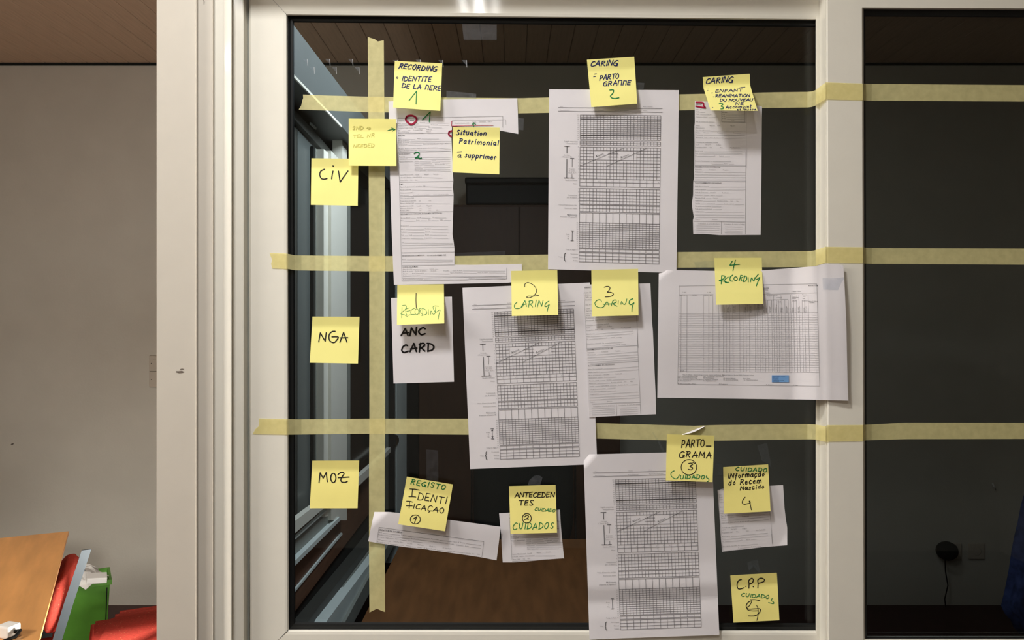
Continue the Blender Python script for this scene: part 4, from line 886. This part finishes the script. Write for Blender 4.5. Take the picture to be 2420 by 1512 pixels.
sF = paper('wide white register sheet lapping over the window stile, under the 4 RECORDING note', [(1557, 637, 1996, 627), (1553.5, 939.8, 2005, 946.4)], [(0, .0030), (.3, .0045), (1, .0050)], outF, pu=[(0, .0065), (.20, .0050), (.40, .004), (.70, .014), (.86, .0415), (.90, .0455), (1.0, .0485)], wr=.0017, seed=21,
           folds=[(1588, 636, 1555, 660, .00045)], step=8)
def register(s):
    g = Acc(); t = Acc(); b = Acc(); k, ox = 5.149, 1550
    z6 = lambda x, y: s.inv(x/k+ox, y/k+600); z7 = lambda x, y: s.inv(x/k+ox, y/k+780)
    def ln(a, c, w_=.6): s.line(g, a[0], a[1], c[0], c[1], w_)
    ln(z6(283, 388), z6(1958, 362)); ln(z6(283, 388), z7(265, 655)); ln(z6(1958, 362), z7(1993, 680)); ln(z7(265, 655), z7(1993, 680))
    ln(z6(283, 495), z6(700, 492)); ln(z6(1310, 490), z6(1965, 470)); ln(z6(1310, 560), z6(1610, 552))
    cols = [303, 375, 575, 643, 693, 767, 820, 857, 898, 938, 1022, 1062, 1100, 1140, 1210, 1238, 1268, 1300, 1332, 1368, 1415, 1440, 1475, 1503, 1532, 1578, 1620, 1650, 1685, 1720, 1752, 1790, 1820, 1865]
    for i, c in enumerate(cols):
        u, v = z7(c, 250); top = z6(c, 495)[1] if i < 5 else (z6(c, 560)[1] if i % 3 else z6(c, 500)[1]); s.line(g, u, top, u, z7(c, 512)[1], .55)
    v0 = z6(1000, 722)[1]; v1 = z7(1000, 505)[1]; uL, uR = z6(281, 700)[0], z6(1972, 700)[0]
    for j in range(26): v = v0+(v1-v0)*j/25; s.line(g, uL, v, uR, v, .5)
    r = random.Random(4); words = ['Gestational age', 'HIV status', 'Birth weight', 'Live birth', 'Still birth', 'Referred', 'Mother alive', 'Delivery type', 'Apgar score', 'Sex of baby', 'Outcome', 'Oxytocin']
    for i, c in enumerate(cols[6:-1]):
        for q in range(2 if i % 2 else 1): 
            u, v = z6(c+16+q*14, 712); s.text(b if i % 2 else t, u, v, r.choice(words), 1.9, 'l', bool(i % 2), math.pi/2)
    for x, y, tx in ((290, 505, 'S/N'), (325, 502, 'Date'), (440, 503, 'Full Name'), (585, 505, 'Address'), (655, 505, 'Age'), (325, 470, '1. State'), (625, 472, '2. LGA'), (1355, 510, 'Pregnancy outcome'), (1465, 537, 'Live Births'), (1480, 585, 'Weight'), (1650, 460, '3. Facility / Ward'), (1855, 390, 'MONTHLY FORM'), (1310, 420, 'REGISTER'), (1312, 440, 'Delivery'), (1330, 476, '4. Month'), (1655, 518, 'Neonatal'), (1655, 532, 'complication'), (1655, 548, 'at birth'), (1655, 575, 'or death'), (1780, 500, 'Maternal'), (1785, 520, 'death'), (1785, 545, 'audit'), (1780, 575, 'conducted'), (1860, 580, 'Name of delivery'), (1870, 597, 'attendant')):
        u, v = z6(x, y); s.text(b, u, v, tx, 1.9, 'l', True)
    for x, y, tx in ((295, 498, 'Details'), (325, 546, 'Time of delivery - Gestational age in weeks - Labour and Delivery : Mode of Delivery - Normal (SVD), Caesarean section'), (270, 565, 'APH : Ante-Partum Haemorrhage'), (270, 584, 'PPH : Post-Partum Haemorrhage'), (270, 602, 'RPOC : Retained Products of Conception'), (270, 619, 'PL : Prolonged Labour'), (575, 567, 'CPD : Cephalopelvic disproportion'), (575, 586, 'PE : Pre-Eclampsia'), (575, 604, 'E : Eclampsia / Convulsion'), (575, 621, 'RU : Ruptured Uterus'),
                     (820, 590, 'AS: Assisted delivery'), (820, 609, 'SD: Spontaneous delivery'), (1065, 592, 'Key : Status'), (1065, 611, 'OL : Obstructed Labour'), (265, 655, '16. Name of recorder / officer'), (765, 660, '17. Designation'), (1340, 668, '18. Signature'), (1668, 673, '19. Date')):
        u, v = z7(x, y); s.text(b, u, v, tx, 2.1, 'l', True)
    g.build('ruled_table', M['print_light'], s.o); b.build('bold_print', M['printd'], s.o); t.build('printed_text', M['print_'], s.o)
    bb = Acc(); N = 6
    vs = [];
    for j in range(N+1):
        for i in range(N+1): q = z7(1410+208*i/N, 548+86*j/N); vs.append(s.at(q[0], q[1], .0008))
    bb.add(vs, [(j*(N+1)+i, j*(N+1)+i+1, (j+1)*(N+1)+i+1, (j+1)*(N+1)+i) for j in range(N) for i in range(N)])
    ob = bb.build('blue_legend_box', M['bluebox'], s.o); tag(ob, 'blue printed legend box')
    bt = Acc()
    for i, tx in enumerate(('Codes: Delivery outcome', 'SVD, CS, AD', 'LB live birth', 'SB still birth', 'Complications: see key', 'Write clearly')):
        q = z7(1418, 562+13*i); s.text(bt, q[0], q[1], tx, 1.8, 'l', True, 0, .0011)
    bt.build('legend_text', M['blue'], s.o)
register(sF)
# --- bottom row
rG = quad((884.6, 1209.5), (299.5, 35), (-60, 428))
outG = [(884.6, 1209.5), (918.7, 1209.5), (944, 1212), (1060, 1228), (1183, 1244.4), (1180, 1272), (1173.5, 1323.8), (1133, 1316), (1100, 1311), (1016, 1299.5), (1010, 1298), (960, 1293), (895, 1283.5), (870, 1279), (877, 1244)]
sG = paper('tilted white strip headed IDENTITÉ DE LA MÈRE under the REGISTO note', rG, [(0, .0098), (.18, .0060), (1, .0034)], outG, wr=.0007, seed=31, name='paper_strip', folds=[(919, 1207, 877, 1242, .00042)])
def formG(s):
    t = Acc(); b = Acc(); g = Acc(); z = lambda x, y: s.inv(x/6.3+860, y/6.3+1100)
    def L_(x1, y1, x2, y2, w_=.6): a = z(x1, y1); c = z(x2, y2); s.line(g, a[0], a[1], c[0], c[1], w_)
    L_(225, 917, 1785, 1130, .7); L_(225, 917, 190, 1150); L_(1785, 1130, 1755, 1360)
    a = z(228, 955); s.text(b, a[0], a[1]+.004, 'IDENTITÉ DE LA MÈRE', 3.6, 'l', True)
    for x, y, tx, to in ((220, 993, 'Nom', 545), (553, 1034, 'Prénoms', 990), (1000, 1092, 'Nationalité', 1310), (1318, 1132, 'Report N° Dossier', 1750), (215, 1028, 'Résidence habituelle', 700), (707, 1088, 'Profession', 1015), (1022, 1132, 'Situation matrimoniale : Couple', 0), (1370, 1182, 'Célibataire', 0), (1505, 1198, 'Autre', 1745), (210, 1062, 'Contacts Téléphonique : Tél. (', 640), (660, 1118, 'Tél. (', 875), (207, 1100, 'Age', 355), (365, 1124, 'ans', 0), (435, 1130, "Tranches d'âge", 0), (640, 1156, '8-14 ans', 0), (795, 1176, '15-24 ans', 0), (972, 1200, '25-40 ans', 0), (1172, 1224, '50 ans et plus', 0), (200, 1138, 'Accouchement le', 600), (622, 1190, 'Heures', 780), (790, 1214, 'minutes', 0), (890, 1226, "N° Accouchement", 1320), (1332, 1280, 'Accouchement à domicile  Oui      Non', 0)):
        a = z(x, y); s.text(t, a[0], a[1]+.002, tx, 2.6)
        if to:
            adv = sum((glyph(c)[2] if c != ' ' else .3) for c in tx)*2.6/.7+2
            u1 = a[0]+adv/s.W; u2 = a[0]+(to-x)/6.3/s.W*1.0
            if u2 > u1: s.line(g, u1, a[1]+.002, u2, a[1]+.002, .5)
    g.build('ruled_lines', M['print_'], s.o); b.build('bold_print', M['printd'], s.o); t.build('printed_text', M['print_'], s.o)
formG(sG)
c_, s_ = math.cos(math.radians(2.2)), math.sin(math.radians(2.2))
def rot(x, y, ax, ay, bx, by): dx, dy = x-ax, y-ay; return (bx+dx*c_+dy*s_, by-dx*s_+dy*c_)
q0 = [rot(*p, 941, 369.6, 1205.5, 1266) for p in ((918, 239.6), (1222.5, 232), (1235, 664), (931, 673))]
outH = [(1179.4, 1212.7), (1206, 1211), (1300, 1206), (1323.5, 1204), (1325, 1235), (1327, 1260), (1333, 1319.8), (1331, 1319), (1290, 1322), (1240, 1327), (1215, 1328.6), (1188, 1328.6), (1184, 1262)]
sH = paper('small white form cutting under the ANTECEDENTES note', [(q0[0]+q0[1]), (q0[3]+q0[2])], [(0, .0032), (1, .0036)], outH, wr=.0006, seed=37)
form(sH, sH.o, RefA, SA, IA, HA)
sI = paper('creased white partogram sheet at the bottom, under the PARTO-GRAMA note', [(1379, 1074, 1682, 1066), (1393, 1511, 1700, 1500)], [(0, .0108), (.12, .0095), (.6, .0085), (.72, .0130), (.80, .0100), (.88, .0150), (1, .0190)], straight=True, wr=.0020, seed=41, folds=[(1412, 1070, 1378, 1108, .00042)], step=8)
partogram(sI, sI.o)
outJ = [(1695.5, 1158), (1708, 1155), (1775, 1150), (1850.6, 1146), (1854, 1200), (1857, 1225), (1860.5, 1247), (1860.5, 1288), (1800, 1293), (1706.8, 1303.7), (1704, 1275), (1700, 1215)]
sJ = paper('half white newborn form with a bent corner, under the Informação note', [(1695.5, 1161, 1850.6, 1149), (1719, 1465, 1874, 1453)], [(0, .0034), (1, .0036)], outJ, wr=.0006, seed=47, folds=[(1835, 1296, 1865, 1250, -.00016)])
form(sJ, sJ.o, sE, SE, IE, HE)

# ------------------------------------------------------------------ sticky notes with hand lettering
def note(label, rows, pv, seed=1, m='note', **k):
    a_ = pv[0][1]; b_ = max(pv[-1][1], a_+.0100); r = random.Random(seed); c_ = r.uniform(.20, .27)
    pv = [(0, a_+.0026), (c_, a_+.0001), (c_+.05, a_+.0010), (.75, a_+(b_-a_)*.72), (1, b_)]
    s = Sheet(rows, pv, None, wr=.0005, seed=seed, step=5, straight=True, **k); o = s.build('sticky_note', M[m]); tag(o, label, 'sticky note', 'yellow sticky notes on the window'); return s
def W(s, a, *args, **k): word(s, a, *args, **k)
n = note('sticky note reading RECORDING IDENTITE DE LA MERE 1', [(933, 144, 1045, 149.5), (929, 254, 1040.5, 262)], [(0, .0048), (.28, .0055), (.6, .010), (1, .017)], 1)
pen(n, 'handwriting', 'blue', lambda a: (W(n, a, 'RECORDING', 942.2, 161.5, 1031, 168.5, 11.5, 2.1, slant=.3), stroke(n, a, [(938.5, 181.5), (940.8, 183.5), (938.5, 185.5), (937, 183.5), (938.5, 181.5)], 1.3),
    W(n, a, 'IDENTITE', 949, 191, 1018.5, 192.5, 10.5, 2.1, slant=.25), W(n, a, 'DE LA #ERE', 949.6, 207, 1041, 214.2, 10.5, 2.1, slant=.2)))
pen(n, 'numeral', 'green_ink', lambda a: stroke(n, a, z1(358, 636, 456, 515, 449, 680), 2.0, False))
n2o = note('faintly pencilled sticky note reading 2ND TEL NR NEEDED with green arrow', [(824, 280, 936, 281), (824, 391.5, 937, 392)], [(0, .0050), (1, .0075)], 2)
n3 = note('sticky note reading CiV', [(736, 374, 847, 375), (734.5, 484, 845.5, 486)], [(0, .0012), (.25, .0013), (1, .0036)], 3)
z7_ = Z(5.817, 680, 240)
pen(n2o, 'handwriting', 'pencil', lambda a: (W(n2o, a, '2ND', 833.5, 307, 858, 306, 8, 1.5), stroke(n2o, a, z7_(1085, 372, 1105, 350, 1115, 385, 1125, 352, 1140, 372, 1120, 380), 1.4), W(n2o, a, 'TEL NR', 834, 326, 885, 323.5, 8, 1.5), W(n2o, a, 'NEEDED', 835, 349, 884, 348, 8, 1.5)))
pen(n2o, 'arrow_mark', 'green_ink', lambda a: (stroke(n2o, a, z7_(1374, 400, 1420, 385, 1474, 381), 1.7), stroke(n2o, a, z7_(1428, 362, 1476, 381, 1440, 408), 1.7, False)))
pen(n3, 'handwriting', 'ink', lambda a: (stroke(n3, a, z7_(505, 930, 455, 955, 440, 1005, 460, 1055, 500, 1065, 540, 1056), 2.7), stroke(n3, a, z7_(622, 955, 610, 1010, 604, 1062), 2.7), stroke(n3, a, z7_(622, 884, 626, 888), 3.0), stroke(n3, a, z7_(698, 955, 720, 1105, 765, 1040, 828, 953), 2.7, False)))
n = note('sticky note reading Situation Patrimonial à supprimer', [(1070, 300, 1181, 301.5), (1069, 407, 1180, 412)], [(0, .0052), (.3, .0058), (1, .0110)], 4)
pen(n, 'handwriting', 'blue', lambda a: (W(n, a, 'Situation', 1077.8, 318, 1149, 320, 11, 2.1, slant=.2), W(n, a, 'Patrimonial', 1084, 338.5, 1178, 343.5, 11.5, 2.1, slant=.2), stroke(n, a, z1(975, 1290, 1030, 1286), 1.9), W(n, a, 'a', 1081, 372, 1090, 372, 10, 2.1), W(n, a, 'supprimer', 1098, 371, 1172, 377.5, 11.5, 2.1, slant=.2)))
n = note('sticky note reading CARING PARTO GRAMME 2', [(1387, 141, 1498.8, 134), (1397.5, 253, 1506, 245)], [(0, .0050), (.25, .0055), (.6, .009), (1, .0165)], 5)
z3 = Z(5.4, 1290, 120)
pen(n, 'handwriting', 'blue', lambda a: (W(n, a, 'CARING', 1395.6, 156, 1459, 154.5, 12, 2.1, slant=.3), stroke(n, a, z3(620, 298, 645, 293), 1.7), stroke(n, a, z3(608, 332, 633, 326), 1.7), W(n, a, 'PARTO', 1416.5, 190, 1462, 185, 11.5, 2.1, slant=.3), W(n, a, 'GRA##E', 1425.5, 202.5, 1490, 200.5, 10.5, 2.1, slant=.2)))
pen(n, 'numeral', 'green_ink', lambda a: stroke(n, a, z3(815, 500, 862, 500, 855, 540, 825, 575, 840, 600, 885, 608, 932, 598), 2.4))
n = note('bent sticky note reading CARING ENFANT REANIMATION DU NOUVEAU NE 3', [(1661, 182, 1771.7, 174.2, 0), (1662.7, 208.4, 1773, 202.2, .30), (1679.4, 260.8, 1790.5, 261.7, 1)], [(0, .0055), (.29, .0065), (.55, .024), (1, .052)], 6)
pen(n, 'handwriting', 'blue', lambda a: (W(n, a, 'CARING', 1668, 197.5, 1731, 194, 13, 2.1, slant=.3), stroke(n, a, z5(445, 320, 472, 316), 1.2), stroke(n, a, z5(445, 345, 462, 341), 1.2), stroke(n, a, z5(512, 376, 530, 373), 1.3), W(n, a, 'ENFANT', 1691, 218, 1754, 216, 6.5, 1.6, slant=.2), stroke(n, a, z5(915, 306, 960, 292, 1013, 288), 1.4),
    stroke(n, a, z5(538, 434, 548, 433), 1.2), W(n, a, 'REANIMATION', 1690.5, 229.8, 1772, 229, 6.6, 1.7, slant=.2, gap=.15), W(n, a, 'DU NOUVEAU', 1701.6, 239.5, 1779, 238.8, 6, 1.7, slant=.2, gap=.15), W(n, a, 'NE', 1738, 248, 1757, 247.5, 6, 1.5, slant=.2), W(n, a, 'Accomgmt', 1715, 256.5, 1776, 254, 6.5, 1.5, slant=.2), W(n, a, 'et autre', 1741, 260.5, 1787, 259.9, 3.6, 1.3, slant=.2), stroke(n, a, z5(525, 588, 535, 592), 1.3)))
pen(n, 'numeral', 'green_ink', lambda a: stroke(n, a, z5(625, 538, 655, 530, 685, 545, 655, 572, 690, 590, 685, 610, 650, 614), 1.9))
n = note('sticky note reading NGA', [(738.5, 748, 849.7, 748.5), (732, 857, 846, 859)], [(0, .0012), (.25, .0014), (1, .0050)], 7)
z8 = Z(3.217, 590, 580)
pen(n, 'handwriting', 'ink', lambda a: (stroke(n, a, z8(525, 732, 537, 664, 574, 727, 582, 663), 2.7, False), stroke(n, a, z8(650, 652, 625, 655, 604, 680, 608, 722, 640, 738, 664, 715, 672, 695, 625, 694), 2.7), stroke(n, a, z8(686, 735, 714, 660, 740, 735), 2.7, False), stroke(n, a, z8(690, 702, 745, 700), 2.7)))
n = note('sticky note reading 1 RECORDING in green, above the ANC CARD', [(939, 673, 1049, 671.5), (938, 767.5, 1050, 764)], [(0, .0050), (.2, .0060), (.6, .016), (1, .033)], 8)
z9 = Z(5.4, 900, 640)
pen(n, 'numeral', 'ink', lambda a: stroke(n, a, z9(450, 285, 448, 380, 452, 470), 1.7))
pen(n, 'handwriting', 'green_ink', lambda a: (stroke(n, a, z9(270, 465, 265, 600), 1.1), stroke(n, a, z9(275, 440, 320, 440, 320, 480, 255, 545, 300, 560, 338, 582), 1.1), stroke(n, a, z9(365, 470, 320, 490, 330, 560, 380, 560), 1.1), stroke(n, a, z9(330, 515, 375, 505), 1.1), stroke(n, a, z9(430, 475, 390, 500, 385, 550, 430, 555), 1.1), stroke(n, a, circ(*z9(458, 520)[0], 4.5, 7), 1.1),
    stroke(n, a, z9(490, 550, 495, 480, 515, 490, 500, 515, 530, 555), 1.1), stroke(n, a, z9(535, 480, 535, 560), 1.1), stroke(n, a, z9(520, 475, 570, 495, 585, 545, 520, 570), 1.1), stroke(n, a, z9(605, 490, 608, 560), 1.1), stroke(n, a, z9(635, 555, 640, 510, 665, 550, 690, 540, 700, 460), 1.1), stroke(n, a, z9(735, 450, 690, 445, 665, 465, 700, 525, 755, 495, 740, 560, 732, 618), 1.1)), 'thin green letters')
n = note('sticky note with numeral two above green CARING, touching the first partogram in the middle row', [(1208, 640, 1317, 638), (1209.5, 746.5, 1319, 744)], [(0, .0060), (.2, .0068), (.5, .013), (1, .026)], 9)
z2_ = Z(5.816, 1080, 620)
pen(n, 'numeral', 'ink', lambda a: stroke(n, a, z2_(932, 335, 935, 295, 975, 277, 1035, 300, 1080, 345, 1092, 400, 1060, 450, 1005, 483, 960, 482, 975, 462, 1040, 462, 1122, 454), 1.4))
pen(n, 'handwriting', 'green_ink', lambda a: (stroke(n, a, z2_(825, 545, 795, 575, 788, 610, 810, 632, 870, 625, 910, 590), 1.5), W(n, a, 'ARIN', 1232, 725, 1283, 724, 14, 1.5, slant=.15), stroke(n, a, z2_(1265, 530, 1225, 555, 1205, 600, 1230, 605, 1268, 578, 1250, 625, 1238, 670), 1.6)))
n = note('sticky note with numeral three above green CARING, over the newborn form', [(1397.5, 638, 1508, 635), (1399, 747.5, 1509, 745)], [(0, .0100), (.2, .0106), (.6, .015), (1, .0225)], 10)
z4_ = Z(8.4, 1370, 620)
pen(n, 'numeral', 'ink', lambda a: stroke(n, a, z4_(485, 492, 530, 476, 580, 478, 600, 510, 575, 560, 552, 592, 620, 592, 668, 625, 640, 662, 570, 680, 505, 685), 1.7))
pen(n, 'handwriting', 'green_ink', lambda a: (stroke(n, a, z4_(432, 778, 410, 742, 350, 748, 300, 805, 330, 870, 400, 898, 470, 880, 540, 780, 580, 860), 1.6), stroke(n, a, z4_(470, 830, 560, 825, 640, 820), 1.6), stroke(n, a, z4_(625, 860, 660, 760, 715, 745, 720, 790, 660, 820, 740, 868), 1.7), stroke(n, a, z4_(765, 758, 760, 830), 1.5), stroke(n, a, z4_(818, 830, 830, 775, 870, 830, 910, 815, 935, 725), 1.5), stroke(n, a, z4_(1055, 720, 995, 750, 980, 815, 1020, 835, 1078, 800, 1045, 870, 1035, 970), 2.0)))
n = note('sticky note reading 4 RECORDING in green', [(1688, 609.5, 1800, 609), (1692.5, 720, 1804, 718)], [(0, .0095), (.2, .0110), (.6, .020), (1, .027)], 11)
z6_ = Z(5.149, 1550, 600)
pen(n, 'handwriting', 'green_ink', lambda a: (stroke(n, a, z6_(930, 85, 900, 138, 960, 132, 1018, 126), 1.9, False), stroke(n, a, z6_(968, 75, 950, 140, 938, 205), 1.9), stroke(n, a, z6_(800, 265, 795, 365), 2), stroke(n, a, z6_(800, 262, 840, 270, 825, 300, 770, 325, 825, 330, 875, 350), 2), stroke(n, a, z6_(880, 280, 840, 310, 845, 345, 885, 345), 1.8), stroke(n, a, z6_(935, 255, 905, 280, 905, 325, 935, 330), 2.0), stroke(n, a, circ(*z6_(970, 300)[0], 4, 4.5), 1.8), W(n, a, 'RD', 1746, 663, 1763, 666, 13, 2.0), stroke(n, a, z6_(1122, 285, 1125, 340), 1.9), stroke(n, a, z6_(1150, 340, 1165, 290, 1190, 330, 1205, 285), 1.8), stroke(n, a, z6_(1248, 245, 1215, 285, 1225, 310, 1262, 285, 1240, 340, 1222, 390), 2.0)))
n = note('sticky note reading PARTO-GRAMA 3 CUIDADOS', [(1576, 1026, 1688, 1029), (1573.5, 1135, 1684, 1139)], [(0, .0135), (.3, .0095), (1, .0225)], 12, 'note2')
zc_ = Z(5.4, 1370, 1000)
pen(n, 'handwriting', 'ink', lambda a: (W(n, a, 'PARTO', 1610, 1057.5, 1664, 1056, 18, 2.0), stroke(n, a, zc_(1615, 291, 1674, 291), 2.6), W(n, a, 'GRAMA', 1604.5, 1080, 1681, 1082.5, 14, 2.1), stroke(n, a, circ(*zc_(1393, 560)[0], 18.2, 18), 1.7), stroke(n, a, zc_(1390, 512, 1425, 508, 1440, 525, 1405, 548, 1440, 565, 1425, 592, 1385, 585), 2.0), stroke(n, a, zc_(1440, 500, 1468, 512), 1.6)))
pen(n, 'green_handwriting', 'green_ink', lambda a: (stroke(n, a, zc_(1205, 605, 1170, 625, 1165, 665, 1200, 700, 1240, 705, 1275, 655), 1.7), W(n, a, 'UIDADO', 1607, 1131, 1665, 1131.5, 9, 1.8), stroke(n, a, zc_(1620, 670, 1615, 690, 1645, 710, 1645, 735, 1625, 743), 1.8)))
n = note('sticky note reading CUIDADO Informação do Recem Nascido 4', [(1709, 1103.5, 1815.5, 1097), (1711.5, 1213.5, 1821, 1208)], [(0, .0050), (.3, .0055), (1, .0105)], 13, 'note2')
zd = Z(5.04, 1680, 1020)
pen(n, 'green_handwriting', 'green_ink', lambda a: W(n, a, 'CUIDADO', 1738, 1112, 1812, 1115, 8.5, 1.7, gap=.3))
pen(n, 'handwriting', 'ink', lambda a: (W(n, a, 'INformação', 1720, 1130.5, 1807, 1125, 12, 1.9, slant=.2), W(n, a, 'do Recem', 1721.5, 1147, 1799, 1141, 12, 1.9, slant=.2), W(n, a, 'Nascido', 1749, 1158.5, 1806, 1153.5, 9, 1.9, slant=.2),
    stroke(n, a, zd(408, 778, 380, 815, 375, 850, 400, 863, 440, 855, 468, 850, 463, 822), 1.7), stroke(n, a, zd(455, 825, 470, 870, 482, 930), 1.7)))
n = note('sticky note reading MOZ', [(738, 1088.5, 849, 1088), (732, 1201, 845, 1201)], [(0, .0012), (.3, .0013), (1, .0040)], 14, 'note2')
ze = Z(2.954, 680, 1000)
pen(n, 'handwriting', 'ink', lambda a: (stroke(n, a, ze(218, 415, 226, 345, 247, 383, 268, 343, 276, 408), 2.6, False), stroke(n, a, circ(*ze(318, 381)[0], 6, 11), 2.6), stroke(n, a, ze(350, 358, 372, 342, 393, 350, 372, 385, 375, 408, 400, 412, 416, 405), 2.6), stroke(n, a, ze(352, 380, 428, 375), 2.6)))
n = note('tilted sticky note reading REGISTO IDENTIFICAÇÃO 1', [(961.5, 1126, 1070.5, 1144.5), (941, 1238.5, 1051.5, 1255)], [(0, .0120), (.3, .0075), (1, .0200)], 15, 'note2')
zf = Z(6.3, 860, 1100)
pen(n, 'green_handwriting', 'green_ink', lambda a: W(n, a, 'REGISTO', 970, 1143.5, 1051, 1157.5, 11.5, 1.9, gap=.3))
pen(n, 'handwriting', 'ink', lambda a: (stroke(n, a, zf(682, 347, 760, 352, 825, 365), 1.8), stroke(n, a, zf(725, 355, 718, 400, 715, 455), 1.8), stroke(n, a, zf(668, 463, 720, 462, 773, 467), 1.8), W(n, a, 'DENTI', 987, 1180, 1055, 1191, 17, 1.8, slant=.05),
    stroke(n, a, zf(635, 528, 680, 530, 725, 540), 1.8), stroke(n, a, zf(680, 530, 672, 630), 1.8), stroke(n, a, zf(632, 597, 720, 598), 1.8), W(n, a, 'ICAÇAO', 975.5, 1200, 1048, 1213, 12, 1.8, slant=.1), stroke(n, a, circ(*zf(765, 800)[0], 11.8, 10.6), 1.7), stroke(n, a, zf(737, 790, 785, 758, 752, 850), 1.9, False)))
n = note('sticky note reading ANTECEDENTES 2 CUIDADOS', [(1203, 1148.5, 1313, 1145.5), (1206.5, 1261.5, 1316.5, 1258.5)], [(0, .0048), (.3, .0055), (1, .0085)], 16, 'note2')
zg = Z(6.3, 1160, 1100)
pen(n, 'handwriting', 'ink', lambda a: (W(n, a, 'ANTECEDEN', 1216.5, 1175.5, 1310, 1174.5, 11.5, 1.9, gap=.15), W(n, a, 'TES', 1226, 1194, 1260, 1193.5, 11.5, 2.0), stroke(n, a, circ(*zg(535, 783)[0], 10.5, 11.3), 1.8), stroke(n, a, zg(498, 765, 530, 740, 562, 752, 545, 780, 500, 800, 530, 792, 562, 798), 1.8)))
pen(n, 'green_handwriting', 'green_ink', lambda a: (W(n, a, 'CUIDADO', 1263, 1206, 1311, 1210, 7, 1.4, slant=.3), W(n, a, 'CUIDADOS', 1212, 1250.5, 1308, 1249, 14, 1.7, gap=.3)))
n = note('sticky note reading C.P.P CUIDADOS 5', [(1726, 1359.5, 1836, 1353), (1733.5, 1471, 1842, 1465.5)], [(0, .0030), (.12, .0044), (.25, .0040), (1, .0062)], 17, 'note2')
zh_ = Z(7.13, 1700, 1300)
pen(n, 'handwriting', 'ink', lambda a: (stroke(n, a, zh_(372, 490, 325, 510, 298, 570, 310, 640, 350, 652, 418, 630), 2.2), stroke(n, a, zh_(443, 606, 448, 610), 2.4), stroke(n, a, zh_(497, 640, 500, 560, 495, 510, 545, 470, 572, 500, 555, 545, 505, 570), 2.2), stroke(n, a, zh_(568, 612, 574, 616), 2.4), stroke(n, a, zh_(648, 635, 652, 560, 648, 500, 700, 467, 757, 490, 740, 530, 660, 553), 2.2),
    stroke(n, a, zh_(518, 832, 600, 832, 682, 850), 1.8), stroke(n, a, zh_(545, 850, 480, 880, 452, 945, 490, 988, 600, 985, 690, 990, 670, 1055, 600, 1102, 488, 1105), 1.8), stroke(n, a, zh_(545, 865, 500, 940, 465, 960, 480, 1005, 560, 1020, 660, 1018), 1.5), stroke(n, a, zh_(628, 928, 650, 985, 652, 1080, 632, 1182), 1.5)))
pen(n, 'green_handwriting', 'green_ink', lambda a: (W(n, a, 'CUIDADO', 1751.5, 1409, 1817, 1414.5, 8, 1.5), stroke(n, a, zh_(892, 812, 870, 840, 918, 880, 900, 900, 830, 880), 1.7)))

bpy.data.objects.remove(_fo)
for o in list(bpy.data.objects):
    if o.type == 'MESH' and o.parent is None and 'label' not in o and 'kind' not in o: print('UNTAGGED', o.name)
